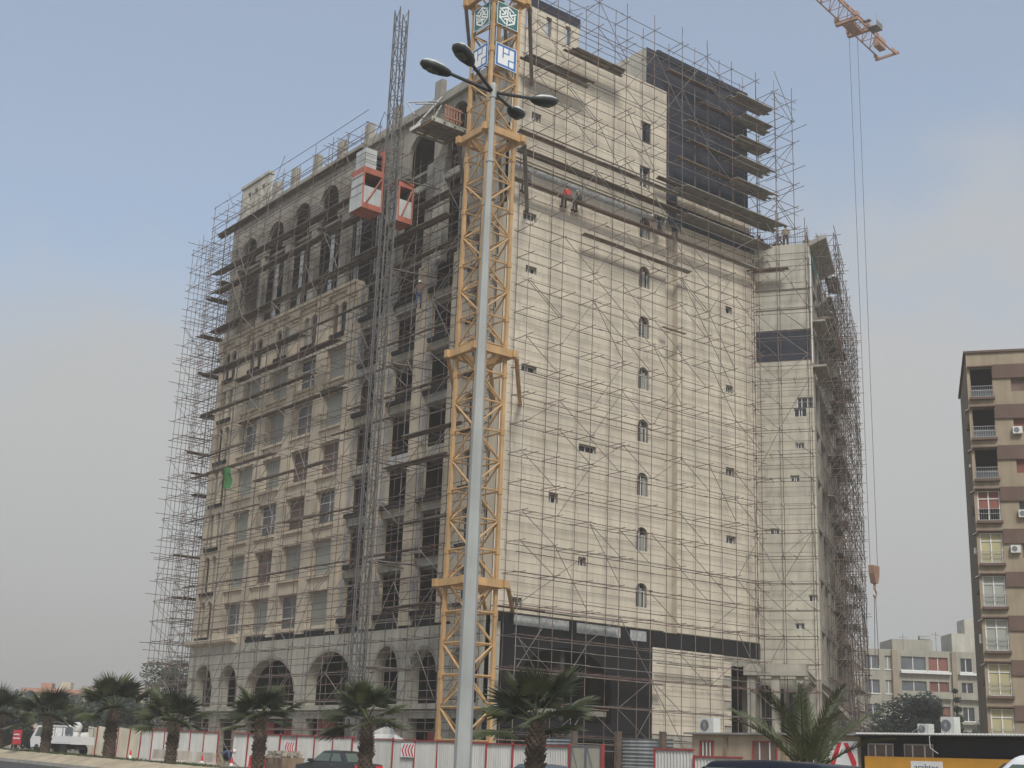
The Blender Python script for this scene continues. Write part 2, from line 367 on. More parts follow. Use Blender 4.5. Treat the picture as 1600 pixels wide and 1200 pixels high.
b = MB(); b.box(-0.02, 5.32, -0.02, 0.45, 46.62, 47.3); b.build('parapet_cap', 'slate_paint', hotel)
# backing structure behind the slabs
b = MB(); wall(b, FR, 0.02, 13.19, 8.9, 45.0, [(a, c, d, e, 0) if not r else (a, c, d, e, r) for a, c, d, e, r in ARC + SQ], -0.38, -0.065); b.build('backing_wall', 'concrete', hotel)
b = MB(); wall(b, FR, 0.02, 5.28, 45.0, 46.6, SLOT, -0.38, -0.065); b.build('backing_wall', 'concrete', hotel)
b = MB(); b.box(13.19, 14.3, 0.45, 0.8, 8.9, 45.0); b.box(14.28, 14.31, 0.02, 0.8, 8.9, 35.6); b.box(13.17, 13.195, 0.02, 0.8, 8.9, 45.0); b.build('groove_wall', 'stone', hotel)
b = MB(); wall(b, FR, 14.3, 21.9, 8.9, 35.6, SQ2, -0.38, -0.065); b.build('backing_wall', 'concrete', hotel)
b = MB(); b.box(14.3, 21.9, 0.03, 0.4, 35.6, 37.05); b.box(13.2, 14.3, 0.1, 0.4, 35.6, 38.6); b.build('bitumen_band', 'slate_paint', hotel)
b = MB(); b.box(14.3, 21.4, 0.08, 0.4, 37.0, 38.7); b.build('backing_wall', 'concrete', hotel)
# dark painted roof tower with bare concrete flank
b = MB(); b.box(11.4, 21.4, 0.12, 0.4, 38.62, 47.8); b.build('tower_front', 'slate_paint', hotel)
b = MB(); b.box(11.38, 11.6, 0.14, 9, 44.0, 47.78); b.box(21.2, 21.38, 0.41, 9, 36, 47.7); b.box(11.6, 21.2, 8.7, 9, 40, 47.7); b.box(11.6, 21.2, 0.41, 8.7, 47.4, 47.7); b.build('tower_wall', 'concrete_pale', hotel)
b = MB(); b.box(12.3, 21.35, -0.03, 0.12, 47.55, 47.9); b.build('tower_rim', 'slate_paint', hotel)
# moulding at the top of the stone
b = MB()
for (x0, x1, z) in ((0.0, 13.2, 35.75), (14.3, 21.9, 35.2)):
    b.box(x0, x1, -0.14, -0.008, z, z + 0.16); b.box(x0, x1, -0.22, -0.008, z + 0.17, z + 0.3)
b.build('string_course', 'stone', hotel)
b = MB(); b.box(0.3, 13.0, -0.05, -0.01, 35.25, 35.7); b.build('lath_strip', 'lath', hotel)
# base: black waterproofed wall with the dark arch
BA = [(2.0, 9.0, 3.4, 5.2, 2.2)]
b = MB(); wall(b, FR, 0.0, 12.25, 2.9, 8.95, BA, -0.4, -0.02, n=16); wall(b, FR, 12.25, 21.9, 8.02, 8.95, [], -0.4, -0.02); b.build('waterproof_wall', 'black_paint', hotel)
b = MB(); wall(b, FR, 0.0, 12.3, -0.4, 2.88, [(1.2, 4.5, 0, 2.4, 0), (5.4, 8.4, 0, 2.4, 0), (9.2, 11.6, 0, 2.4, 0)], -0.4, -0.05); b.build('base_wall', 'bitumen', hotel)
b = MB(); wall(b, FR, 12.3, 22.0, -0.4, 8.0, [(19.2, 21.7, 1.2, 7.4, 0)], -0.4, -0.07); b.build('base_wall', 'concrete', hotel)
for (a, e, z0, z1) in ((1.6, 5.6, 8.35, 8.9), (6.2, 9.6, 8.3, 8.88), (10.4, 11.7, 8.25, 8.85)):
    b = MB(); b.box(a, e, -0.03, 0.015, z0, z1); b.build('lath_sheet', 'lath', hotel)
# windows of the gable side
def win(F, o, par=hotel, d=-0.3, bars=1, dark='glass_dark', fr='frame_white'):
    a, c, z0, z1, r = o; b = MB(); n = 10
    pts = [(a, z0), (c, z0), (c, z1)] + [((a + c) / 2 + math.cos(math.pi * i / n) * (c - a) / 2, z1 + r * math.sin(math.pi * i / n)) for i in range(1, n)] + [(a, z1)] if r else [(a, z0), (c, z0), (c, z1), (a, z1)]
    b.prism([F(u, d, z) for u, z in pts], Vector(F(0, -0.04, 0)) - Vector(F(0, 0, 0))); w = b.build('window', dark, par)
    f = MB(); t = 0.05
    f.box(a, a + t, d + 0.01, d + 0.06, z0, z1, F); f.box(c - t, c, d + 0.01, d + 0.06, z0, z1, F); f.box(a + t, c - t, d + 0.01, d + 0.06, z0, z0 + t, F)
    for i in range(bars):
        x = a + (c - a) * (i + 1) / (bars + 1) + random.uniform(-.05, .08); f.box(x - t / 2, x + t / 2, d + 0.01, d + 0.06, z0 + t, z1 + r * 0.85, F)
    if not r: f.box(a + t, c - t, d + 0.01, d + 0.06, z1 - t, z1, F)
    else: f.box(a + t, c - t, d + 0.012, d + 0.058, z1 - t, z1, F)
    f.build('frame', fr, w)
for i, o in enumerate(ARC):
    win(FR, o, bars=1)
    b = MB(); x = o[0] + 0.42 + 0.1 * (i % 3); b.box(x, x + 0.22, -0.12 + 0.3, -0.06 + 0.3, o[2] + 0.05, o[2] + 1.15 - 0.2 * (i % 2)); b.build('board', 'board_grey', hotel)
for o in SQ + SQ2: win(FR, o, bars=random.choice((1, 2)), dark=random.choice(('glass_dark', 'glass_grey', 'glass_dark')))
# --- the angled wing
WOP = [(2.67, 3.5, 23.95, 24.55, 0), (2.9, 3.95, 24.56, 25.3, 0), (2.73, 3.31, 21.75, 22.17, 0), (2.35, 2.95, 19.55, 19.98, 0), (0.95, 1.57, 16.05, 16.47, 0), (3.35, 3.92, 11.68, 12.12, 0), (2.45, 3.05, 9.93, 10.32, 0)]
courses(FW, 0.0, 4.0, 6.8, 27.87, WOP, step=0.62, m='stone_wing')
b = MB(); wall(b, FW, -0.3, 3.98, 6.7, 36.35, WOP, -0.4, -0.065); b.build('wing_wall', 'concrete_pale', hotel)
b = MB(); b.box(0.1, 3.98, -0.06, -0.03, 27.9, 30.12, FW); b.build('wing_dark_panel', 'slate_paint', hotel)
b = MB(); b.box(0.0, 4.02, -0.07, 0.012, 33.0, 33.06, FW); b.box(0.0, 4.02, -0.07, 0.01, 31.6, 31.64, FW); b.build('formwork_line', 'concrete', hotel)
b = MB(); b.tube(FW(4.0, 0.06, 27.6), FW(4.0, 0.06, 35.4), 0.05); b.build('downpipe', 'frame_white', hotel)
for o in WOP: win(FW, o, bars=2, d=-0.2)
# wing end face: bare floors receding, seen at a grazing angle
b = MB()
for k in range(9):
    z = 6.6 + 3.35 * k; b.box(0.45, 22, -6, 0.02, z, z + 0.35, FE)
    for u in (0.45, 3.4, 7.4, 11.4, 15.4, 19.4): b.box(u + 0.01, u + 0.9, -0.5, 0.0, z + 0.35, z + 3.35, FE)
b.build('wing_frame', 'concrete', hotel)
b = MB()
for k in range(9):
    z = 6.6 + 3.35 * k
    for u in (1.0, 4.4, 8.4, 12.4, 16.4): b.box(u, u + 1.5, -0.45, -0.3, z + 0.36, z + 3.34, FE)
b.build('infill_wall', 'concrete_pale', hotel)
b = MB(); b.box(0.45, 22, -0.95, -0.55, 0, 36, FE); b.box(21.5, 22, -14, -0.5, 0, 36, FE); b.box(0.45, 22, -14, -0.5, 36.0, 36.33, FE); b.build('wing_core', 'interior_shade', hotel)
for u, z, w in ((0.05, 27.4, 5.5), (0.05, 30.6, 4.5), (3.0, 31.8, 9), (6, 33.2, 12)):
    b = MB(); b.box(u, u + w, 0.02, 0.9, z, z + 0.12, FE); b.build('balcony_slab', 'concrete', hotel)
b = MB(); b.prism([FE(0.0, -0.1, 36.4), FE(0.0, 1.1, 36.9), FE(0.0, 1.1, 36.6), FE(0.0, 0.0, 36.1)], -WN * 7.0); b.build('formwork_overhang', 'plank_grey', hotel)
b = MB(); b.prism([FE(3.2, 0.02, 32.9), FE(3.2, 0.75, 33.4), FE(3.2, 0.75, 33.2), FE(3.2, 0.02, 32.6)], -WN * 7.0); b.build('formwork_overhang', 'plank_grey', hotel)
b = MB(); b.prism([FE(0.6, 0.05, 36.0), FE(2.6, 0.05, 36.0), FE(2.3, 0.3, 34.2), FE(0.9, 0.15, 34.6)], WD * 0.02); b.build('debris_net', 'net_teal', hotel)
rb = MB()
for i in range(26):
    u = 0.2 + i * 0.15; rb.tube(FW(u, -0.2, 36.3), FW(u + random.uniform(-.03, .03), -0.2, 37.2 + random.uniform(-.15, .25)), 0.014, 4)
for i in range(40):
    u = 0.1 + i * 0.25; rb.tube(FE(u, -0.3, 36.3), FE(u, -0.3, 37.3 + random.uniform(-.2, .5)), 0.014, 4)
rb.build('rebar', 'tube_rust', hotel, kind='stuff')
# low frame in front of the wing: columns and a sloping slab
b = MB()
for u in (-0.4, 1.1, 2.6): b.box(u, u + 0.5, 1.2, 1.6, -0.3, 6.9, FW)
b.box(-0.6, 3.3, 1.1, 1.85, 6.9, 7.6, FW); b.build('portico_column', 'concrete', hotel)
b = MB(); b.hexa([FW(3.3, 1.1, 6.95), FW(3.3, 1.85, 6.95), FE(6.5, 0.2, 4.6), FE(6.5, 1.2, 4.6), FW(3.3, 1.1, 7.3), FW(3.3, 1.85, 7.3), FE(6.5, 0.2, 4.95), FE(6.5, 1.2, 4.95)]); b.build('ramp_slab', 'concrete', hotel)
b = MB(); b.box(-1.0, 4.0, -0.4, -0.06, -0.3, 6.69, FW); b.box(0.2, 20, -0.9, -0.5, -0.3, 6.6, FE); b.build('wing_base', 'concrete', hotel)
b = MB()
for u, z0, z1 in ((-0.2, 0.4, 6.4), (0.75, 0.4, 6.2), (2.0, 0.3, 6.0)): b.box(u, u + 0.9, -0.04, 0.03, z0, z1, FW)
b.build('dark_panel', 'interior_shade', hotel)  # flat upright panels in the near-black interior colour on the wing base

# --- long front (left)
AR = [(32.56, 35.26, 4.1, 5.6, 1.45), (28.7, 31.24, 4.1, 5.6, 1.35), (20.6, 27.3, 4.1, 5.0, 2.2), (13.65, 19.0, 4.1, 5.4, 2.0), (8.64, 11.14, 4.1, 6.0, 1.45), (4.72, 7.45, 4.1, 5.8, 1.35), (1.0, 3.4, 4.1, 5.9, 1.3)]
b = MB(); wall(b, FL, 0.0, 36.6, 4.1, 8.44, AR, -0.7, 0.0, n=18); b.build('arcade_wall', 'concrete_pale', hotel)
b = MB(); wall(b, FL, 0.0, 36.6, -0.4, 3.78, [(a, c, -0.3, 3.3, 0) for a, c, *_ in AR], -0.7, -0.05); b.build('base_wall', 'concrete', hotel)
b = MB(); b.box(-0.1, 37.0, -0.9, 0.18, 3.8, 4.1, FL); b.build('arcade_slab', 'concrete_pale', hotel)
for o in AR:                                       # projecting arch rims
    a, c, za, zb, r = o; b = MB(); n = 18; m_ = (a + c) / 2; hw = (c - a) / 2
    for i in range(n):
        p = []
        for w in (math.pi * i / n, math.pi * (i + 1) / n):
            for e in (0, 0.2): p.append((m_ + math.cos(w) * (hw + e), zb + math.sin(w) * (r + e)))
        b.hexa([FL(p[0][0], 0.002, p[0][1]), FL(p[1][0], 0.002, p[1][1]), FL(p[3][0], 0.002, p[3][1]), FL(p[2][0], 0.002, p[2][1]),
                FL(p[0][0], 0.09, p[0][1]), FL(p[1][0], 0.09, p[1][1]), FL(p[3][0], 0.09, p[3][1]), FL(p[2][0], 0.09, p[2][1])])
    b.build('arch_rim', 'concrete', hotel)
for (a, c, z0, z1) in ((21.0, 22.6, 0, 3.2), (24.0, 25.4, 0, 3.1), (16.3, 18.4, 0.2, 3.3), (29.0, 30.0, 0, 3.0), (5.0, 6.2, 0, 2.6)):
    b = MB(); b.box(a, c, -0.68, -0.6, z0, z1, FL); b.build('red_hoarding', 'red_paint', hotel)
b = MB(); b.box(16.4, 28.2, -0.5, -0.05, 8.45, 9.0, FL); b.box(0.2, 16.4, -0.5, -0.2, 8.45, 9.0, FL); b.build('waterproof_band', 'black_paint', hotel)
b = MB()
b.prism([FL(29.3, 0, 8.46), FL(29.3, 0.45, 8.62), FL(29.3, 0.5, 8.8), FL(29.3, 0.0, 8.95)], (0, 7.6, 0)); b.build('arcade_cornice', 'stone_left', hotel)
b = MB(); b.box(28.2, 36.55, -0.5, -0.02, 8.45, 9.1, FL); b.build('frieze', 'stone_left', hotel)
COLS = [(17.3, 20.0), (21.25, 24.0), (25.2, 28.0), (29.3, 32.05)]
PIL = [(16.35, 17.3), (20.0, 21.25), (24.0, 25.2), (28.0, 29.3), (32.05, 33.75), (36.0, 36.6)]
for (a, c) in PIL:
    b = MB(); b.box(a, c, -0.6, 0.0, 9.0 if a > 28 else 8.7, 32.0, FL); p = b.build('pilaster', 'stone_left', hotel)
    q = MB(); q.box(a - 0.1, c + 0.1, 0.002, 0.2, 31.5, 32.0, FL); q.box(a - 0.05, c + 0.05, 0.002, 0.12, 31.3, 31.49, FL); q.build('capital', 'stone_left', p)
kinds = 'gbgbg gdgbd bgddg ggbgb gbggb gdbgg'.replace(' ', '')
for r in range(6):
    s = H0[r]
    for c, (a, e) in enumerate(COLS):
        b = MB(); b.box(a, e, -0.5, -0.08, s + 2.3, s + 3.1, FL); b.build('spandrel', 'stone_left', hotel)
        b = MB(); b.box(a - 0.12, e + 0.12, -0.5, 0.1, s - 0.24, s - 0.06, FL); b.box(a, e, -0.5, -0.02, s - 0.06, s, FL); b.build('sill', 'stone_left', hotel)
        k = kinds[(r * 4 + c) % len(kinds)]
        if k == 'g':
            b = MB(); b.box(a, e, -0.55, -0.5, s, s + 2.3, FL); b.build('window_board', 'board_grey', hotel)
        else:
            b = MB(); b.box(a, e, -0.56, -0.52, s, s + 2.3, FL); w = b.build('window', 'glass_grey' if k == 'b' else 'board_brown', hotel)
            f = MB()
            for u in (a + 0.03, (a + e) / 2, e - 0.03): f.box(u - 0.03, u + 0.03, -0.515, -0.47, s, s + 2.3, FL)
            for z in (0.03, 0.75, 1.5, 2.27): f.box(a + 0.06, e - 0.06, -0.51, -0.475, s + z - 0.03, s + z + 0.03, FL)
            f.build('frame', 'frame_white' if k == 'b' else 'frame_grey', w)
    # narrow paired lights at the far end
    b = MB(); wall(b, FL, 33.75, 36.0, s - 0.25, s + 3.1, [(33.9, 34.7, s, s + 2.3, 0.35), (35.0, 35.8, s, s + 2.3, 0.35)], -0.28, -0.05); b.build('paired_light_panel', 'stone_left', hotel)
    b = MB(); b.box(33.8, 35.95, -0.02, 0.12, s - 0.3, s - 0.05, FL); b.build('light_sill', 'black_paint', hotel)
    for a, e in ((33.9, 34.7), (35.0, 35.8)):
        b = MB(); b.box(a, e, -0.36, -0.3, s, s + 2.7, FL); b.build('window', 'board_grey' if (r + int(a)) % 3 else 'glass_dark', hotel)
# arched attic row
s = 29.1
for (a, e) in COLS + [(33.75, 36.0)]:
    m_ = (a + e) / 2
    b = MB(); wall(b, FL, a, e, 28.2, 32.0, [(m_ - 0.95, m_ - 0.1, s, 30.95, 0.4), (m_ + 0.1, m_ + 0.95, s, 30.95, 0.4)], -0.24, -0.06); b.build('attic_panel', 'stone_left', hotel)
    b = MB(); b.box(m_ - 0.85, m_ + 0.85, -0.05, 0.14, s - 0.32, s - 0.02, FL); b.build('attic_sill', 'black_paint', hotel)
    for u in (m_ - 0.95, m_ + 0.1):
        b = MB(); b.box(u, u + 0.85, -0.34, -0.26, s, 31.35, FL); b.build('window', random.choice(('board_brown', 'glass_dark', 'board_grey')), hotel)
b = MB(); b.box(16.3, 36.7, -0.5, 0.28, 32.2, 32.42, FL); b.box(16.3, 36.7, -0.5, 0.14, 32.01, 32.19, FL); b.build('attic_cornice', 'stone_left', hotel)
# bays beside the hoist: stone piers, open dark storeys, black sills, pale edge beams
for (a, e) in ((3.7, 5.2), (7.75, 9.0), (11.75, 13.2)):
    b = MB(); b.box(a, e, -0.6, 0.0, 8.6, 31.2 if a < 9 else 29.0, FL); b.build('pier', 'stone_left', hotel)
    b = MB(); b.box(a + 0.15, e - 0.15, -0.6, -0.1, 29.0, 38.4, FL); b.build('raw_column', 'concrete', hotel)
b = MB(); b.box(15.9, 16.34, -0.6, -0.15, 8.5, 32.0, FL); b.build('pier', 'stone_left', hotel)
for r in range(7):
    s = H0[r] + 0.25
    for (a, e) in ((5.2, 7.75), (9.0, 11.75), (13.2, 15.9)):
        b = MB(); b.box(a, e, -0.6, -0.25, s - 0.75, s - 0.2, FL); b.build('edge_beam', 'concrete_pale' if (r + int(a)) % 3 else 'hoist_white', hotel)
        if (r + int(a * 2)) % 4 != 1:
            b = MB(); b.box(a + 0.02, e - 0.3 * (r % 2), -0.11, 0.10, s - 0.28, s - 0.02, FL); b.build('black_sill', 'black_paint', hotel)
        if (r * 3 + int(a)) % 3 == 0:
            b = MB(); b.box(a + 0.1, a + 1.2 + 0.4 * (r % 3), -1.6, -1.5, s, s + 2.4, FL); b.build('partition', 'board_brown', hotel)
        if r > 0 and (r + int(a)) % 2:
            b = MB(); b.box(a + 0.2, e - 0.2, -2.6, -2.5, s, s + 2.3, FL); b.build('partition', 'concrete', hotel)
CW = [(2.55, 3.3, H0[r] + 0.5, H0[r] + 2.2, 0.35) for r in range(7)] + [(0.7, 1.3, H0[r] + 0.6, H0[r] + 2.3, 0.28) for r in range(7)]
b = MB(); wall(b, FL, 0.0, 3.7, 8.46, 33.0, CW, -0.5, 0.0); b.build('corner_wall', 'stone_left', hotel)
for o in CW: win(FL, o, d=-0.35, bars=1)
for r in range(7):
    b = MB(); b.box(2.3, 3.55, 0.002, 0.12, H0[r] + 0.22, H0[r] + 0.42, FL); b.build('black_sill', 'black_paint', hotel)
# steel stud ladders left standing in the openings
def ladder(u, z0, z1, w=0.34, d=-0.05, n=3):
    b = MB()
    for i in range(n): b.box(u + i * w / (n - 1), u + i * w / (n - 1) + 0.05, d, d + 0.05, z0, z1, FL)
    z = z0 + 0.3
    while z < z1: b.box(u, u + w + 0.05, d - 0.012, d - 0.002, z, z + 0.04, FL); z += 0.55
    b.build('stud_ladder', 'stud', hotel)
for r in range(7):
    for u in (7.3, 15.45, 11.35): ladder(u, H0[r] + 0.3, H0[r] + 2.7)
for u in (30.6, 26.9, 23.0, 19.2, 17.0, 14.4): ladder(u, 32.5, 38.4, 0.5, -0.35, 4)
for u in (29.2, 25.4, 21.0):
    b = MB(); b.box(u, u + 0.5, -0.6, -0.58, 32.8, 38.0, FL); b.build('foil_panel', 'zinc', hotel)
# raw top storey: arched wall on columns
UP = [(32.1, 34.7, 38.2, 39.3, 1.2), (27.85, 30.4, 38.2, 39.4, 1.25), (23.85, 26.5, 38.2, 39.6, 1.3), (19.9, 22.6, 38.2, 39.7, 1.35), (15.6, 17.9, 38.2, 39.9, 1.25), (8.0, 11.0, 38.2, 39.6, 1.4), (4.4, 6.5, 38.2, 40.5, 1.15)]
b = MB(); wall(b, FL, 0.0, 36.5, 38.2, 42.1, UP + [(35.3, 35.9, 38.4, 40.2, 0)], -0.32, 0.0, n=14); b.build('arched_attic_wall', 'concrete', hotel)
for (a, e) in ((35.2, 36.5), (30.7, 31.4), (26.7, 27.4), (22.8, 23.5), (18.4, 19.1), (0.0, 4.2)):
    b = MB(); b.box(a, e, -0.5, -0.05 if a else -0.02, 32.4 if a else 33.0, 38.2, FL); b.build('raw_column', 'concrete', hotel)
# block pier with coursed blocks
bp = thing_p = quickbox('block_pier', 'concrete', hotel, 6.75, 7.95, -0.55, -0.06, 31.2, 39.6, F=FL)
bm = None; z = 31.3; k = 0
while z < 39.4:
    u = 6.75 - (0.2 if k % 2 else 0)
    while u < 7.95:
        a, e = max(6.75, u) + 0.012, min(7.95, u + 0.4) - 0.012
        if e - a > 0.05: quickbox('concrete_block', 'block', bp, a, e, -0.08, -0.02, z + 0.012, z + 0.19, F=FL)
        u += 0.4
    z += 0.2; k += 1
b = MB(); b.box(4.2, 11.4, -0.5, -0.08, 36.7, 37.2, FL); b.build('ring_beam', 'concrete_pale', hotel)
# roof edge
b = MB(); b.box(-0.05, 36.6, -0.5, 0.3, 42.12, 42.3, FL); b.box(-0.05, 36.6, -0.4, 0.14, 42.32, 42.55, FL); b.box(-0.05, 31.0, -0.35, 0.05, 42.57, 42.95, FL); b.build('roof_parapet', 'concrete', hotel)
for u in (7.6, 12.6, 16.2, 19.9, 23.4, 26.7, 29.6):
    b = MB(); b.box(u, u + 0.75, -0.4, 0.0, 42.95, 44.3 + random.uniform(-.1, .15), FL); b.build('roof_upstand', 'concrete', hotel)
SL = [(31.8 + i * 1.15, 32.35 + i * 1.15, 43.1, 44.8, 0) for i in range(3)]
b = MB(); wall(b, FL, 31.1, 35.6, 42.56, 45.4, SL, -0.35, -0.02); b.box(31.0, 35.75, -0.42, 0.1, 45.42, 45.65, FL); b.build('roof_gable', 'concrete_pale', hotel)
# interior: slabs, core and hidden back
b = MB()
for r in range(8): b.box(0.65, 13.5, 0.5, 36.3, H0[0] + 3.35 * r - 0.62, H0[0] + 3.35 * r - 0.42)
b.box(0.65, 13.5, 0.5, 36.3, 3.8, 4.08); b.box(0.52, 13.5, 0.5, 36.3, 41.8, 42.1); b.box(0.6, 13.5, 0.5, 36.3, 38.3, 38.5)
b.build('floor_slab', 'concrete', hotel)
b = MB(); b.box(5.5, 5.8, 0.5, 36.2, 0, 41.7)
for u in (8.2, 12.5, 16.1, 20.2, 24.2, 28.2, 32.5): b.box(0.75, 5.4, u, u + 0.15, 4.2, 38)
b.build('core_wall', 'interior_shade', hotel)
b = MB(); b.box(13.5, 13.8, 0.85, 36.4, 0, 42.0); b.box(0.6, 13.4, 36.3, 36.5, 0, 42.0); b.box(13.85, 30, 14, 14.4, 0, 36); b.build('back_wall', 'concrete', hotel)
b = MB(); b.box(13.85, 22.0, 0.5, 14, 35.9, 36.3); b.box(0.4, 11.3, 0.45, 3.0, 44.5, 44.9); b.box(0.4, 0.7, 0.45, 3.0, 42.6, 44.5); b.build('roof_slab', 'concrete', hotel)
# ------------------------------------------------------------------ scaffolding
def scaffold(loc, label, F, us, ds, z0, ztop, lift=1.68, zs=0.9, skip=None, tr=0.0235, mat1='tube_rust', mat2='tube_grey', guards=0.35, brace=0.5, over=0.35, lace=0.0):
    root = thing('tube_scaffold', loc, label, 'scaffolding', 'tube scaffolds round the hotel')
    zt = ztop if callable(ztop) else (lambda u, v=ztop: v); zb = z0 if callable(z0) else (lambda u, v=z0: v)
    J = lambda s=0.05: random.uniform(-s, s)
    P = {}
    for d in ds:
        for u in us:
            if skip and skip(u, d): continue
            ju, jd = J(0.06), J(0.05); t = zt(u) + random.uniform(-0.4, 0.9); a, c = zb(u), t
            b = MB(); z = a; pu, pd = u + ju, d + jd
            while z < c - 0.1:
                e = min(c, z + 6.0); b.tube(F(pu, pd, z), F(pu + J(.03), pd + J(.03), e), tr, 5, cap=False); z = e
            b.build('standard', random.choice((mat1, mat1, mat2)), root); P[(u, d)] = (pu, pd, a, c)
    tz = MB(); br = MB()
    top = max(zt(u) for u in us); z = zs
    while z < top:
        for d in ds:
            run = [u for u in us if (u, d) in P and P[(u, d)][2] <= z + 0.05 and zt(u) >= z - 0.1]
            if len(run) < 2: continue
            segs = []; st = run[0]
            for p, q in zip(run, run[1:]):
                if us.index(q) - us.index(p) > 1: segs.append((st, p)); st = q
            segs.append((st, run[-1]))
            for s_, e_ in segs:
                if e_ <= s_: continue
                heights = [z + J(.06)] + ([z + 1.0 + J(.1)] if d == ds[-1] and random.random() < guards else []) + ([z + 0.5 + J(.1)] if d == ds[-1] and random.random() < guards * 0.6 else [])
                for h in heights:
                    x = s_ - random.uniform(0, over); b = MB()
                    while x < e_ + 0.1:
                        x2 = min(e_ + random.uniform(0.05, over), x + random.uniform(5, 6.5)); b.tube(F(x, d + 0.06, h + J(.03)), F(x2, d + 0.06, h + J(.03)), tr, 5, cap=False); x = x2 - 0.25
                        if x2 >= e_: break
                    b.build('ledger', random.choice((mat1, mat2, mat1)), root)
        for u in us:
            row = [d for d in ds if (u, d) in P and P[(u, d)][2] <= z and zt(u) >= z - 0.1]
            if len(row) > 1 and random.random() < 0.93: tz.tube(F(u + 0.05, row[0] - 0.25, z + 0.07 + J(.03)), F(u + 0.05 + J(.1), row[-1] + random.uniform(0.1, 0.5), z + 0.07 + J(.03)), tr * 0.95, 4, cap=False)
            if len(row) > 1 and random.random() < 0.45:
                w = random.uniform(0.5, 1.3); tz.tube(F(u + w, row[0] - 0.2, z + 0.07), F(u + w + J(.1), row[-1] + random.uniform(0.05, 0.4), z + 0.07), tr * 0.95, 4, cap=False)
        for i in range(len(us) - 1):
            a, c = us[i], us[i + 1]; d = ds[-1]
            if (a, d) in P and (c, d) in P and P[(a, d)][2] <= z and min(zt(a), zt(c)) > z + 1.2 and c - a < 4:
                if random.random() < brace * 0.5:
                    n = random.choice((1, 2)); p, q = (a, c) if (i + int(z)) % 2 else (c, a); br.tube(F(p, d + 0.1, z), F(q, d + 0.1, z + lift * n * 0.98), tr * 0.95, 4, cap=False)
                if random.random() < brace * 0.25:
                    p, q = (a, c); br.tube(F(p, d - 0.1, z + lift), F(q, d - 0.1, z), tr * 0.95, 4, cap=False)
        if lace:
            for u in us:
                if (u, ds[0]) in P and (u, ds[-1]) in P and zt(u) > z + 1.5 and P[(u, ds[-1])][2] <= z and random.random() < lace: br.tube(F(u, ds[0], z), F(u, ds[-1], z + lift), tr * 0.95, 4, cap=False)
        z += lift
    tz.build('transoms', mat1, root, kind='stuff'); br.build('braces', mat2, root, kind='stuff')
    return root
def deck(root, F, u0, u1, d0, d1, z, m='plank', gap=0.02, L=3.2, sag=0.0, w=0.24):
    d = d0
    while d < d1 - 0.1:
        u = u0 - random.uniform(0, 0.5); e = min(d1, d + w)
        while u < u1 - 0.2:
            x = min(u + L + random.uniform(-.2, .4), u1 + random.uniform(-.1, .5)); zz = z + random.uniform(-.02, .03)
            b = MB(); b.hexa([F(u, d, zz), F(x, d, zz), F(x, e - gap, zz), F(u, e - gap, zz), F(u, d, zz + 0.05), F(x, d, zz + 0.05), F(x, e - gap, zz + 0.05), F(u, e - gap, zz + 0.05)])
            b.build('plank', m if random.random() < .7 else 'plank_grey', root); u = x + 0.01
        d = e
LZ = lambda k: 0.9 + 1.68 * k
UL = [0.35 + 2.3 * k for k in range(17)]
def ltop(u): return 43.3 if u > 12 else (33.0 if u < 2 else (37.0 if u < 8.5 else 41.0))
scL = scaffold((-1, 18, 0), 'wide scaffold of rusty tubes across the long arcaded front of the hotel', FL, UL, [0.45, 1.5], 0.1, ltop, guards=1.0, brace=0.85)
def lk(z): return 0.9 + 1.68 * round((z - 0.9) / 1.68) + 0.1
for (a, c, z) in ((15, 36.5, 40.9), (12, 36.5, 38.4), (10, 36.3, 35.6), (9, 36.2, 33.5), (22, 36, 29.6), (16, 30, 24.2), (17, 31, 27.0), (8, 14, 30.0), (3, 11, 34.0), (2, 10, 31.4), (4, 15, 22.4), (5, 13, 26.5), (3, 9, 17.5), (18, 34, 15.9), (14, 30, 12.1), (20, 34, 8.7), (6, 14, 10.8), (3, 8, 14.0), (2, 7, 19.2), (16, 26, 19.4), (12, 20, 36.9), (3, 8, 9.2), (24, 36.4, 20.8), (26, 36.4, 17.5), (28, 36.4, 12.4), (20, 36.4, 25.8), (29, 36.4, 22.6), (13, 24, 29.2), (4, 14, 32.8), (9, 16, 20.6), (12, 22, 15.8), (10, 18, 24.0), (5, 12, 12.5), (27, 36.4, 32.0)):
    n = random.choice((1, 1, 2, 3)) if z < 33 else 3; d = random.choice((0.55, 0.8, 1.1)) if z < 33 else 0.75; deck(scL, FL, a, c, d, d + 0.24 * n, lk(z))
# end of the long front: deep lattice
FEnd = lambda u, d, z: (u, 36.9 + d, z)
scE = scaffold((4, 39, 0), 'deep lattice scaffold beyond the far left end of the hotel', FEnd, [-1.4 + 1.5 * k for k in range(12)], [0.35, 1.3, 2.2, 3.1, 4.1], 0.1, lambda u: 41.5, lift=1.6, guards=0.6, brace=1.0, lace=0.6, over=0.8)
for k in range(46):
    z = 3 + k * 0.83 + random.uniform(-.5, .5); a = random.uniform(-1.4, 6); deck(scE, FEnd, a, a + random.uniform(1.5, 5), random.choice((0.1, 0.3, 0.6)), random.choice((0.9, 1.2, 1.6)), 1.0 + 1.6 * round((z - 0.9) / 1.6))
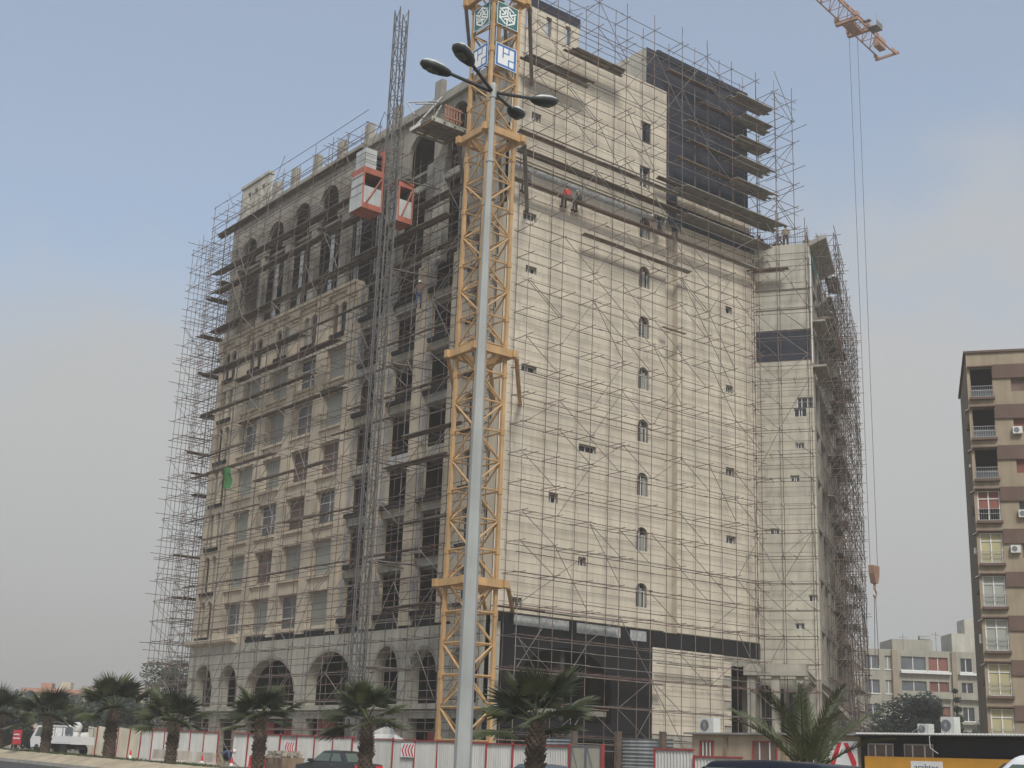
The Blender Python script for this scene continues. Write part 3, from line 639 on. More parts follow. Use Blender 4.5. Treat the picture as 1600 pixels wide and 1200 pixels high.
# stone gable side
UR = [0.65 + 2.48 * k for k in range(9)]
def rtop(u): return 48.6 if u > 2 else 47.8
scR = scaffold((10, -1, 0), 'tall thin scaffold in front of the pale stone gable wall', FR, UR, [0.35, 1.5], 0.05, rtop, guards=0.4, brace=0.8, over=0.6)
for (a, c, z, n) in ((-0.2, 21.0, 34.1, 2), (5.65, 14.4, 32.15, 2), (12.3, 14.0, 27.9, 1), (0.4, 13, 37.3, 2), (0.4, 5.1, 42.2, 4), (3.9, 8.1, 44.1, 4), (0.2, 13.4, 36.0, 3), (0.0, 9.0, 9.1, 2), (0, 12, 5.8, 2), (0.2, 16, 2.2, 2), (12.5, 17, 7.0, 1), (0, 8, 4.1, 1)):
    deck(scR, FR, a, c, 0.55, 0.55 + 0.24 * n, z)
for z in (46.3, 44.9, 43.1, 41.5, 39.8):
    deck(scR, FR, 19.2 + random.uniform(-.5, .5), 22.2, 0.3, 1.7, z, 'plank_grey'); 
for (a, c, z) in ((13.6, 19, 40.0), (14.5, 20, 43.0), (12.0, 17.0, 38.0), (15, 22, 41.6)): deck(scR, FR, a, c, 0.5, 1.0, z)
deck(scR, FR, 13.5, 22.9, 0.2, 1.9, 37.6, 'plank_grey'); deck(scR, FR, 13.8, 22.0, 0.3, 1.5, 35.9, 'plank_grey')
for (a, c, z) in ((13, 17, 46.2), (16, 21.5, 44.9)): deck(scR, FR, a, c, 0.4, 0.9, z)
# beside the dark tower, and the wing
FT = lambda u, d, z: (u, -d, z)
scT = scaffold((24, -1, 36.4), 'open scaffold bay standing against the sky right of the dark roof tower', FT, [23.0, 25.1], [-2.2, -0.6, 1.0], 36.4, 49.4, zs=38.2, guards=0.3, brace=1.0, lace=0.4)
scW = scaffold((23, -3, 0), 'narrow scaffold up the angled stone wing', FW, [0.2, 1.9, 3.9], [0.5, 1.6], 0.1, lambda u: 37.6, guards=0.25, brace=1.0, lace=0.2)
for (a, c, z) in ((0.2, 2.2, 34.2),): deck(scW, FW, a, c, 0.4, 1.2, z)
scX = scaffold((33, 3, 0), 'dense scaffold thicket along the far right flank of the wing', FE, [0.6 + 1.75 * k for k in range(12)], [0.5, 1.6], 0.1, lambda u: 37.0 if u < 8 else 36.0, lift=1.5, guards=0.7, brace=0.9, lace=0.7, over=0.9)
for k in range(34):
    z = 3 + k * 0.97; a = random.uniform(1, 14); deck(scX, FE, a, a + random.uniform(2, 6), 0.5, random.choice((1.0, 1.5)), 0.9 + 1.5 * round((z - 0.9) / 1.5) + 0.1, 'plank_grey')
# hanging net and rags on the long front's scaffold
b = MB(); 
for i in range(5):
    for j in range(5):
        y0, y1 = 29.6 + i * 0.2, 29.6 + (i + 1) * 0.2; z0, z1 = 21.0 - j * 0.3, 21.0 - (j + 1) * 0.3; f = lambda y, z: -1.62 - 0.14 * math.sin(y * 5 + z) - 0.1 * math.cos(z * 3)
        k0, k1 = 1 - 0.09 * (j % 3), 1 - 0.09 * ((j + 1) % 3); c = 30.2
        b.poly([(f(y0, z0), c + (y0 - c) * k0, z0), (f(y1, z0), c + (y1 - c) * k0, z0), (f(y1, z1), c + (y1 - c) * k1, z1), (f(y0, z1), c + (y0 - c) * k1, z1)])
o = b.build('debris_net', 'net_green'); tag(o, 'small bright green net hanging on the long front scaffold', 'net')

# ------------------------------------------------------------------ tower crane
CX, CY, CS = -5.4, -5.3, 0.875
crane = thing('tower_crane', (CX, CY, 0), 'yellow lattice tower crane with logo boards rising in front of the hotel corner', 'crane')
legs = [(-1, -1), (1, -1), (1, 1), (-1, 1)]
b = MB(); b.box(CX - 1.6, CX + 1.6, CY - 1.6, CY + 1.6, -0.3, 0.35); b.build('foundation', 'concrete', crane)
for sx, sy in legs:
    x, y = CX + sx * CS, CY + sy * CS; b = MB(); b.box(x - 0.085, x + 0.085, y - 0.085, y + 0.085, 0.3, 60.6)
    for z in range(2, 60, 3): b.box(x - 0.115, x + 0.115, y - 0.115, y + 0.115, z - 0.16, z + 0.16)
    b.build('mast_leg', 'crane_yellow', crane)
for i in range(4):
    (ax, ay), (bx, by) = legs[i], legs[(i + 1) % 4]
    A = lambda z: Vector((CX + ax * CS, CY + ay * CS, z)); B = lambda z: Vector((CX + bx * CS, CY + by * CS, z))
    z = 0.5; k = 0
    while z < 59:
        b = MB(); b.tube(A(z), B(z), 0.05, 6); b.build('mast_strut', 'crane_yellow', crane)
        b = MB(); p, q = (A, B) if (k + i) % 2 else (B, A); b.tube(p(z), q(z + 1.5), 0.055, 6)
        b.build('mast_diagonal', 'crane_yellow', crane); z += 1.5; k += 1
b = MB(); b.tube((CX - 0.35, CY + 0.1, 0.5), (CX - 0.35, CY + 0.1, 59), 0.03); b.tube((CX + 0.05, CY + 0.1, 0.5), (CX + 0.05, CY + 0.1, 59), 0.03)
z = 0.8
while z < 59: b.tube((CX - 0.35, CY + 0.1, z), (CX + 0.05, CY + 0.1, z), 0.018, 4, cap=False); z += 0.3
for k in range(9): b.box(CX - 0.7, CX + 0.7, CY - 0.7, CY + 0.7, 6.0 + 6 * k, 6.05 + 6 * k) if False else b.box(CX - 0.7, CX + 0.7, CY + 0.2, CY + 0.7, 6.0 + 6 * k, 6.05 + 6 * k)
b.build('mast_ladder', 'tube_grey', crane)
for z in (9.2, 20.9, 32.95, 41.3):              # tie collars with struts to the wall
    e = CS + 0.22; f = CS + 0.55; b = MB()
    b.box(CX - f, CX + f, CY - e - 0.17, CY - e + 0.1, z, z + 0.38); b.box(CX - f, CX + f, CY + e - 0.1, CY + e + 0.17, z, z + 0.38)
    b.box(CX - e - 0.16, CX - e + 0.1, CY - f, CY + f, z + 0.01, z + 0.37); b.box(CX + e - 0.1, CX + e + 0.16, CY - f, CY + f, z + 0.01, z + 0.37)
    c = b.build('tie_collar', 'crane_yellow', crane)
    b = MB(); b.tube((CX + f, CY - e, z + 0.2), (1.5, 0.0, z - 0.1), 0.12, 8); b.tube((CX + f, CY + e, z + 0.2), (0.4, 1.0, z - 0.1), 0.11, 8); b.tube((CX - e, CY + f, z + 0.2), (0.0, 3.9, z - 0.1), 0.11, 8)
    b.build('tie_strut', 'tube_grey' if z > 30 else 'crane_yellow', c)
# logo boards on two faces
def boards(z0, base, draw):
    s = 1.36
    for F, nm in ((lambda u, v, d: (CX - CS - 0.14 - d, CY + CS - 0.22 - u * (2 * CS - 0.36), z0 + v * s), 'L'), (lambda u, v, d: (CX - CS + 0.16 + u * (2 * CS - 0.3), CY - CS - 0.14 - d, z0 + v * s), 'R')):
        b = MB(); b.hexa([F(0, 0, -.03), F(1, 0, -.03), F(1, 1, -.03), F(0, 1, -.03), F(0, 0, 0), F(1, 0, 0), F(1, 1, 0), F(0, 1, 0)]); o = b.build('logo_board', base, crane)
        r = MB(); t = 0.022
        for (a, c, d, e) in ((0, 1, 0, t), (0, 1, 1 - t, 1), (0, t, t, 1 - t), (1 - t, 1, t, 1 - t)): r.hexa([F(a, d, 0.001), F(c, d, 0.001), F(c, e, 0.001), F(a, e, 0.001), F(a, d, .012), F(c, d, .012), F(c, e, .012), F(a, e, .012)])
        r.build('board_edge', 'sign_white', o); draw(F, o, nm)
def draw_blue(F, o, nm):
    def rect(b, a, c, d, e, h0, h1): b.hexa([F(a, d, h0), F(c, d, h0), F(c, e, h0), F(a, e, h0), F(a, d, h1), F(c, d, h1), F(c, e, h1), F(a, e, h1)])
    w = MB(); rect(w, .12, .87, .12, .88, .002, .008); w.build('logo_field', 'sign_white', o)
    k = MB()
    for q in ((.33, .38, .42, .89), (.38, .60, .62, .67), (.60, .65, .62, .89), (.60, .65, .11, .42), (.65, .88, .37, .42)): rect(k, *q, .009, .014)
    k.build('logo_mark', 'sign_blue', o)
def draw_green(F, o, nm):
    raw = [[(940, 660), (950, 440)], [(940, 660), (760, 690)], [(940, 660), (1092, 830)], [(820, 466), (950, 445), (1080, 580)], [(770, 520), (765, 690), (890, 840)], [(1110, 680), (1098, 850), (970, 880)],
           [(770, 460), (885, 585)], [(900, 510), (890, 600), (810, 620)], [(1130, 630), (1020, 650)], [(990, 560), (1000, 640), (1060, 730)], [(930, 890), (932, 740)], [(865, 735), (945, 732), (1010, 800)]]
    m_ = MB(); h = 0.033
    for k_, pl in enumerate(raw):
        uv = []
        for x, y in pl:
            u = (x - 700) / 490; uv.append((u, 1 - (y - (280 + u * 230)) / 545))
        for j, ((a, b_), (c, d)) in enumerate(zip(uv, uv[1:])):
            L_ = math.hypot(c - a, d - b_); ux, uy = (c - a) / L_, (d - b_) / L_; nx, ny = -uy * h, ux * h; a -= ux * h * .6; b_ -= uy * h * .6; c += ux * h * .6; d += uy * h * .6
            hh = 0.006 + 0.0006 * (k_ + j * 0.4)
            if nm == 'L': G = lambda p, q, e: F(1 - p, q, e)
            else: G = F
            m_.hexa([G(a + nx, b_ + ny, .002), G(c + nx, d + ny, .002), G(c - nx, d - ny, .002), G(a - nx, b_ - ny, .002), G(a + nx, b_ + ny, hh), G(c + nx, d + ny, hh), G(c - nx, d - ny, hh), G(a - nx, b_ - ny, hh)])
    m_.build('logo_mark', 'sign_white', o)
boards(37.05, 'sign_blue', draw_blue); boards(39.55, 'sign_green', draw_green)
# slewing head and jib
b = MB(); b.lathe((CX, CY, 59.6), [(1.0, 0), (1.25, 0.3), (1.25, 0.7), (0.9, 1.0)], 16); b.box(CX - 1, CX + 1, CY - 1, CY + 1, 60.6, 61.4); b.build('slewing_ring', 'crane_yellow', crane)
JD = Vector((45.4 - CX, 4.5 - CY, 0)); JL = JD.length; JD.normalize(); JN = Vector((-JD.y, JD.x, 0))
FJ = lambda u, n, z: tuple(Vector((CX, CY, 62.0)) + JD * u + JN * n + Vector((0, 0, z)))
b = MB(); b.box(-1.4, 1.4, -0.7, 0.7, -0.6, 2.2, FJ); b.tube(FJ(0, 0, 2), FJ(0, 0, 8), 0.3, 6, 0.15); b.build('crane_head', 'crane_yellow', crane)
b = MB(); b.box(0.6, 2.2, 0.8, 2.0, -1.2, 0.9, FJ); b.build('cab', 'hoist_white', crane)
b = MB()
for n in (-0.7, 0.7): b.tube(FJ(1, n, 0), FJ(JL - 1.2, n, 0), 0.07, 6)
b.tube(FJ(1, 0, 1.35), FJ(JL - 2.2, 0, 1.35), 0.08, 6); jib = b.build('jib_chord', 'jib_hazed', crane)
u = 1.2; k = 0; b = MB()
while u < JL - 2.6:
    b.tube(FJ(u, -0.7, 0), FJ(u, 0.7, 0), 0.035, 5, cap=False); b.tube(FJ(u, -0.7, 0), FJ(u + 1.5, 0.7, 0), 0.03, 5, cap=False)
    for n in (-0.7, 0.7): b.tube(FJ(u, n, 0), FJ(u + 0.75, 0, 1.35), 0.035, 5, cap=False); b.tube(FJ(u + 0.75, 0, 1.35), FJ(u + 1.5, n, 0), 0.035, 5, cap=False)
    u += 1.5; k += 1
b.build('jib_lacing', 'jib_hazed', crane, kind='stuff')
b = MB(); b.box(JL - 1.3, JL - 0.5, -0.9, -0.75, -0.15, 0.2, FJ); b.box(JL - 1.3, JL - 0.5, 0.75, 0.9, -0.15, 0.2, FJ); b.box(JL - 0.6, JL - 0.45, -1.1, 1.1, -0.1, 0.1, FJ); b.box(JL - 2.6, JL - 1.4, -0.3, 0.3, 0.1, 1.0, FJ)
b.build('jib_tip', 'jib_hazed', crane)
TU = (Vector((38.37, 3.3, 0)) - Vector((CX, CY, 0))).dot(JD)
b = MB()
for s in (-1.1, 1.1): b.box(TU + s - 0.18, TU + s + 0.18, -1.0, 1.0, -0.45, -0.15, FJ); b.box(TU + s - .25, TU + s + .25, -1.05, -0.8, -0.15, 0.25, FJ); b.box(TU + s - .25, TU + s + .25, 0.8, 1.05, -0.15, 0.25, FJ)
b.box(TU - 1.1, TU + 1.1, -0.45, 0.45, -0.55, -0.25, FJ); b.build('trolley', 'jib_hazed', crane)
b = MB(); b.box(TU - 0.6, TU + 0.5, -2.4, -1.5, -1.25, -1.2, FJ)
for n in (-2.38, -1.52):
    for u in (TU - .58, TU + .48): b.tube(FJ(u, n, -1.2), FJ(u, n, -0.2), 0.02, 4)
b.box(TU - .6, TU + .5, -2.4, -2.37, -1.2, -0.75, FJ); b.box(TU - .6, TU + .5, -1.53, -1.5, -1.2, -0.75, FJ); b.box(TU - .2, TU + .2, -1.6, -1.0, -0.25, -0.2, FJ); b.build('trolley_basket', 'tube_grey', crane)
HZ = 15.4
b = MB()
for u, n in ((-0.35, 0.2), (0.35, -0.2)):
    b.tube(FJ(TU + u, n, -0.4), FJ(TU + u * 0.8, n * 0.8, HZ + 0.7 - 62), 0.022, 4, cap=False)
b.build('hoist_rope', 'rope', crane)
b = MB(); b.prism([FJ(TU - 0.5, -0.22, HZ + 0.8 - 62), FJ(TU + 0.5, -0.22, HZ + 0.8 - 62), FJ(TU + 0.45, -0.22, HZ + 0.2 - 62), FJ(TU + 0.2, -0.22, HZ - 0.5 - 62), FJ(TU - 0.2, -0.22, HZ - 0.5 - 62), FJ(TU - 0.45, -0.22, HZ + 0.2 - 62)], JN * 0.44)
b.tube(FJ(TU, 0, HZ - 0.5 - 62), FJ(TU, 0, HZ - 1.0 - 62), 0.09, 6); hb = b.build('hook_block', 'jib_hazed', crane)
b = MB(); b.path([FJ(TU + 0.26 * math.sin(t), 0, HZ - 1.25 - 62 + 0.26 * math.cos(t)) for t in [0.2 + 0.5 * i for i in range(9)]], 0.06, 6); b.build('hook', 'jib_hazed', hb)
b = MB()
for n in (-0.05, 0.05): b.tube(FJ(TU, n, HZ - 1.5 - 62), FJ(TU - 0.1, n * 3, 8.9 - 62), 0.03, 4, cap=False)
b.build('sling_chain', 'tube_rust', crane)
b = MB(); b.box(-14, -1.4, -0.6, -0.45, -0.2, 0.1, FJ); b.box(-14, -1.4, 0.45, 0.6, -0.2, 0.1, FJ); b.build('counter_jib', 'crane_yellow', crane)
b = MB(); b.box(-14, -12, -0.9, 0.9, -2.2, 0.6, FJ); b.build('counterweight', 'concrete', crane)
b = MB(); b.tube(FJ(0, 0, 8), FJ(30, 0, 1.4), 0.05, 5); b.tube(FJ(0, 0, 8), FJ(-13, 0, 0.1), 0.05, 5); b.build('pendant_bar', 'crane_yellow', crane)

# ------------------------------------------------------------------ construction hoist
HX, HY = -3.3, 7.85
hm = thing('hoist_mast', (HX, HY, 0), 'slim grey lattice hoist mast standing above the roof of the long front', 'hoist')
s = 0.32; lg = [(-s, -s), (s, -s), (s, s), (-s, s)]
for x, y in lg:
    b = MB(); b.tube((HX + x, HY + y, 0.1), (HX + x, HY + y, 48.0), 0.05, 6); b.build('mast_leg', 'hoist_mast', hm)
b = MB(); z = 0.4; k = 0
while z < 47.6:
    for i in range(4):
        (ax, ay), (bx, by) = lg[i], lg[(i + 1) % 4]; b.tube((HX + ax, HY + ay, z), (HX + bx, HY + by, z), 0.026, 4, cap=False)
        p, q = ((ax, ay), (bx, by)) if k % 2 else ((bx, by), (ax, ay)); b.tube((HX + p[0], HY + p[1], z), (HX + q[0], HY + q[1], min(48, z + 1.25)), 0.026, 4, cap=False)
    z += 1.25; k += 1
b.build('mast_lacing', 'hoist_mast', hm, kind='stuff')
b = MB(); b.box(HX - s - 0.1, HX - s - 0.052, HY - 0.03, HY + 0.03, 0.1, 47.4); b.box(HX + s + 0.052, HX + s + 0.1, HY - 0.03, HY + 0.03, 0.1, 47.4); b.build('gear_rack', 'hoist_mast', hm)
b = MB()
for z in range(6, 42, 6): b.tube((HX + s, HY - s, z), (0.0, HY - 0.9, z), 0.05, 5); b.tube((HX + s, HY + s, z), (0.0, HY + 0.9, z), 0.05, 5)
b.build('wall_tie', 'tube_grey', hm)
b = MB(); b.box(HX - 2.3, HX + 1.8, HY - 1.1, HY + 1.1, -0.2, 0.1); b.build('base_frame', 'hoist_red', hm)
def cage(x0, x1, y0, y1, z0, h, label, roofbox):
    r = thing('hoist_cage', ((x0 + x1) / 2, (y0 + y1) / 2, z0), label, 'hoist cage', 'hoist cages on the lattice mast')
    b = MB(); b.box(x0, x1, y0, y1, z0, z0 + 0.36); b.build('floor_frame', 'hoist_red', r)
    b = MB(); b.box(x0, x1, y0, y1, z0 + h - 0.4, z0 + h); b.build('roof_frame', 'hoist_red', r)
    b = MB(); b.box(x0 - 0.01, x0 + 0.05, y0 + 0.06, y1 - 0.06, z0 + 0.37, z0 + h - 0.41); b.box(x0 - 0.03, x0 - 0.005, y0, y1, z0 + 0.02, z0 + 0.95); b.build('end_panel', 'hoist_white', r)
    for k in range(3): b = MB(); b.box(x0 - 0.05, x0 - 0.012, y0, y1, z0 + 0.95 + 0.62 * k, z0 + 1.0 + 0.62 * k); b.build('panel_seam', 'frame_grey', r)
    b = MB(); b.box(x0 + 0.1, x1 - 0.1, y0 + 0.02, y0 + 0.05, z0 + 0.37, z0 + 1.5); b.build('side_panel', 'hoist_white', r); b = MB(); b.box(x0 + 0.1, x1 - 0.1, y1 - 0.05, y1 - 0.02, z0 + 0.37, z0 + h - 0.41); b.build('side_panel', 'hoist_white', r)
    for x in (x0, x1 - 0.1):
        for y in (y0 - 0.01, y1 - 0.09): b = MB(); b.box(x, x + 0.1, y, y + 0.1, z0 + 0.365, z0 + h - 0.405); b.build('corner_post', 'hoist_red', r)
    b = MB(); b.tube((x0 + 0.3, y0 - 0.02, z0 + 0.4), (x1 - 0.1, y0 - 0.02, z0 + h - 0.45), 0.05, 5); b.build('diagonal', 'hoist_red', r)
    b = MB(); b.box(x1 - 0.25, x1 - 0.2, y0 + 0.06, y1 - 0.06, z0 + 0.4, z0 + h - 0.45); b.build('back_panel', 'interior_shade', r)
    b = MB()
    for x in (x0 + 0.05, x1 - 0.05):
        for y in (y0 + 0.05, y1 - 0.05): b.tube((x, y, z0 + h), (x, y, z0 + h + 0.95), 0.022, 4)
    for z in (0.5, 0.95):
        b.tube((x0 + .05, y0 + .05, z0 + h + z), (x1 - .05, y0 + .05, z0 + h + z), 0.02, 4); b.tube((x0 + .05, y0 + .05, z0 + h + z), (x0 + .05, y1 - .05, z0 + h + z), 0.02, 4); b.tube((x0 + .05, y1 - .05, z0 + h + z), (x1 - .05, y1 - .05, z0 + h + z), 0.02, 4)
    b.build('roof_rail', 'tube_grey', r)
    if roofbox:
        b = MB(); b.box(x0 + 0.15, x0 + 0.95, y0 + 0.15, y1 - 0.1, z0 + h + 0.01, z0 + h + 1.35); b.build('control_cabinet', 'hoist_white', r)
        b = MB()
        for k in range(3): b.tube((x1 - 0.45, y0 + 0.35, z0 + h + 0.2 + 0.42 * k), (x1 - 0.1, y0 + 0.35, z0 + h + 0.2 + 0.42 * k), 0.17, 8)
        b.build('drive_motor', 'black_paint', r)
        b = MB(); b.box(x1 - 0.08, x1 + 0.05, y0 + 0.1, y0 + 0.6, z0 + h + 0.01, z0 + h + 1.5); b.build('drive_plate', 'hoist_red', r)
    return r
cage(-5.25, -3.78, 7.87, 9.28, 33.55, 2.75, 'red and white hoist cage on the outer side of the mast', True)
cage(-2.85, -1.72, 7.5, 8.8, 33.25, 2.75, 'red hoist cage between the mast and the hotel wall', False)
# loading platform near the roof
lp = thing('loading_platform', (-1.3, 5.7, 39.2), 'cantilevered plank loading platform below the roof beside the crane', 'platform')
for k in range(9): quickbox('deck_board', 'plank_grey', lp, -2.6, 0.3, 4.62 + k * 0.24, 4.62 + k * 0.24 + 0.225, 39.28, 39.34)
for x in (-2.5, -1.7, -0.9, -0.1): quickbox('bearer', 'crane_dark', lp, x - 0.06, x + 0.06, 4.55, 6.85, 39.12, 39.27)
for y in (4.55, 6.82): quickbox('side_beam', 'concrete_pale', lp, -2.65, 0.2, y, y + 0.07, 39.1, 39.4)
quickbox('front_edge', 'frame_white', lp, -2.72, -2.655, 5.8, 6.9, 39.15, 39.38)
b = MB()
for y in (4.6, 6.85):
    for x in (-2.5, -1.3, -0.1): b.tube((x, y, 39.35), (x, y, 40.4), 0.03, 5)
    for z in (39.9, 40.4): b.tube((-2.55, y, z), (0.1, y, z), 0.03, 5)
b.build('handrail', 'tube_grey', lp)
gt = MB()
for k in range(6): gt.box(-1.75 + k * 0.22, -1.62 + k * 0.22, 4.50, 4.53, 39.4, 40.5)
for z in (39.6, 40.3): gt.box(-1.8, -0.4, 4.46, 4.495, z, z + 0.1)
gt.build('timber_gate', 'orange_band', lp)
b = MB(); b.tube((-2.5, 6.8, 39.4), (-0.2, 7.2, 42.6), 0.06, 5); b.tube((-1.6, 6.8, 39.4), (-0.2, 7.2, 42.0), 0.05, 5); b.tube((-2.4, 6.9, 40.4), (-2.4, 7.9, 41.7), 0.05, 5); b.tube((-2.4, 7.9, 41.7), (-0.1, 7.6, 42.5), 0.05, 5); b.tube((-2.4, 6.9, 41.2), (-0.1, 7.4, 42.2), 0.05, 5); b.build('hanger', 'hoist_white', lp)

# ------------------------------------------------------------------ street lamp
PX, PY = -30.83, -39.36; pz = gz(PY) - 0.15
lamp = thing('street_lamp', (PX, PY, pz), 'tall tapered grey street lamp with four dark luminaires in front of the crane', 'street lamp')
b = MB(); b.tube((PX, PY, pz), (PX, PY, 6.6), 0.155, 8, 0.105, rot=0.2); b.build('lower_pole', 'pole_grey', lamp)
b = MB(); b.tube((PX, PY, 6.6), (PX, PY, 13.05), 0.098, 8, 0.05, rot=0.2); b.lathe((PX, PY, 12.9), [(0.065, 0), (0.065, 0.25), (0.045, 0.3)], 8); b.lathe((PX, PY, 11.6), [(0.075, 0), (0.075, 0.08)], 8); b.build('upper_pole', 'pole_grey', lamp)
b = MB(); b.lathe((PX, PY, pz), [(0.42, 0), (0.42, 0.05), (0.3, 0.12)], 8); b.build('base_plate', 'pole_grey', lamp)
for (la, de) in ((0.90, 0.60), (0.40, 1.08), (-0.99, -0.42), (-0.49, -0.90)):
    d = (_r0 * la + _fh * de).normalized(); L_ = math.hypot(la, de); o = Vector((PX, PY, 13.02)); t = Vector((-d.y, d.x, 0)); z_ = Vector((0, 0, 1))
    e = o + d * (L_ - 0.22) + z_ * 0.17
    b = MB(); b.tube(o, e + d * 0.06, 0.032, 8); a = b.build('arm', 'lamp_body', lamp)
    def egg(prof, nm, m, par, y0, y1):
        b = MB(); rings = []
        for (s, w, h) in prof:
            st = len(b.v); rings.append(st)
            for i in range(12):
                an = 2 * math.pi * i / 12; vz = math.sin(an) * h; vz = vz * (y1 if vz > 0 else y0); b.v.append(tuple(e + d * s + t * math.cos(an) * w + z_ * (vz + s * 0.16)))
        for k in range(len(rings) - 1):
            for i in range(12):
                j = (i + 1) % 12; b.f.append((rings[k] + i, rings[k] + j, rings[k + 1] + j, rings[k + 1] + i)); b.t.append(.5); b.m.append(0)
        b.f += [tuple(range(rings[0] + 11, rings[0] - 1, -1)), tuple(range(rings[-1], rings[-1] + 12))]; b.t += [.5] * 2; b.m += [0, 0]
        return b.build(nm, m, par, smooth=True)
    hd = egg([(0, .06, .06), (.06, .10, .09), (.2, .15, .11), (.36, .165, .12), (.5, .14, .10), (.58, .07, .05)], 'luminaire', 'lamp_body', lamp, 1.0, 0.35)
    egg([(.05, .10, .05), (.2, .152, .12), (.36, .168, .13), (.5, .143, .10), (.57, .07, .05)], 'luminaire_top', 'lamp_top', hd, 0.02, 0.75)
    egg([(.22, .06, .07), (.3, .11, .1), (.42, .11, .1), (.5, .05, .06)], 'lens', 'lamp_glass', hd, 1.42, 0.02)
# ------------------------------------------------------------------ site hoarding (fence) along the far road
FX = -8.0
fence = thing('site_hoarding', (FX, 0, gz(0)), 'long white corrugated metal hoarding with red posts along the road', 'fence')
def corr(w, h, per=0.15, amp=0.022):
    b = MB(); n = int(w / per) * 2
    for i in range(n + 1):
        y = w * i / n; x = amp * (1 if i % 2 else -1); b.v += [(x, y, 0), (x, y, h)]
        if i: b.f.append((2 * i - 2, 2 * i, 2 * i + 1, 2 * i - 1)); b.t.append(.5); b.m.append(0)
    return b
panel = corr(1.74, 1.86).mesh('panel', 'white_sheet'); dirty = corr(1.74, 1.86).mesh('panel', 'dirty_sheet')
postm = MB(); postm.box(-0.05, 0.03, -0.03, 0.03, 0, 1.95); postm = postm.mesh('post', 'red_paint')
railm = MB(); railm.box(-0.05, 0.05, 0.03, 1.77, 1.85, 1.90); railm = railm.mesh('rail', 'red_paint')
y = -15.9
while y < 33.5:
    z = gz(y + 0.9)
    if 11.6 < y < 13.6: y += 1.8; continue            # a gap by the workman
    o = put('panel', dirty if y > 24 else panel, fence); o.matrix_parent_inverse = Matrix.Translation((-FX, 0, -gz(0))); o.location = (FX, y + 0.03, z + random.uniform(-.02, .02))
    o.rotation_euler = (random.uniform(-.012, .012) + (0.06 if y > 24 else 0), random.uniform(-.02, .02), 0)
    for nm, me in (('post', postm), ('rail', railm)):
        if nm == 'rail' and y > 24: continue
        o = put(nm, me, fence); o.matrix_parent_inverse = Matrix.Translation((-FX, 0, -gz(0))); o.location = (FX - 0.03, y, z)
        if y > 24: o.rotation_euler = (random.uniform(0, .12), 0, 0)
    y += 1.8
low = thing('site_hoarding', (FX, -25, gz(-25)), 'lower stepped white hoarding panels in front of the site cabins', 'fence')
y = -20.7
for (w, h) in ((2.0, 1.92), (2.3, 1.72), (0.5, 1.58), (1.2, 1.5), (2.2, 1.56), (1.8, 1.45), (0.9, 1.5), (2.4, 1.42), (2.4, 1.42), (2.4, 1.42)):
    z = gz(y - w); b = corr(w - 0.06, h); o = b.build('panel', 'white_sheet', low); o.matrix_parent_inverse = Matrix.Translation((-FX, 25, -gz(-25))); o.location = (FX, y - w + 0.03, z)
    b = MB(); b.box(FX - 0.08, FX + 0.01, y - 0.04, y + 0.02, z - 0.02, z + h + 0.07); b.box(FX - 0.06, FX + 0.04, y - w + 0.03, y - 0.045, z + h - 0.01, z + h + 0.05); b.build('post', 'red_paint', low); y -= w
# gate and corrugated screen
gate = thing('site_gate', (FX, -17, gz(-17)), 'greenish double sheet-metal gate in the hoarding', 'gate')
z = gz(-17)
for y0 in (-16.85, -17.75):
    b = MB(); b.box(FX - 0.02, FX + 0.02, y0, y0 + 0.86, z + 0.05, z + 1.95); lf = b.build('leaf', 'apt_beige', gate)
    b = MB()
    for a in (y0, y0 + 0.82): b.box(FX - 0.05, FX - 0.021, a, a + 0.04, z + 0.05, z + 1.95)
    for a in (0.05, 1.0, 1.9): b.box(FX - 0.05, FX - 0.021, y0 + 0.041, y0 + 0.819, z + a, z + a + 0.04)
    b.tube((FX - 0.04, y0 + 0.05, z + 0.1), (FX - 0.04, y0 + 0.8, z + 1.9), 0.015, 4); b.build('leaf_frame', 'lettering', lf)
for y0 in (-15.95, -17.86): b = MB(); b.box(FX - 0.07, FX + 0.07, y0, y0 + 0.08, z - 0.05, z + 2.0); b.build('post', 'red_paint', gate)
scr = thing('corrugated_screen', (FX + 0.6, -19, gz(-19)), 'weathered corrugated steel screen between wooden posts beside the gate', 'screen')
for (y0, y1, m_) in ((-15.2, -13.6, 'corrugated'), (-20.4, -18.2, 'corrugated'), (-20.95, -20.6, 'corrugated')):
    for k in range(4):
        z0 = gz(-19) + 0.1 + k * 0.55; b = MB()
        n = 8
        for i in range(n + 1):
            zz = z0 + 0.53 * i / n; x = FX + 0.7 + 0.02 * (1 if i % 2 else -1); b.v += [(x, y0, zz), (x, y1, zz)]
            if i: b.f.append((2 * i - 2, 2 * i - 1, 2 * i + 1, 2 * i)); b.t.append(.5); b.m.append(0)
        b.build('sheet', 'rust_sheet' if k == 1 else m_, scr)
for y0 in (-15.5, -18.1, -20.55): b = MB(); b.box(FX + 0.5, FX + 0.75, y0, y0 + 0.16, gz(-19) - 0.05, gz(-19) + 2.55); b.build('post', 'plank', scr)
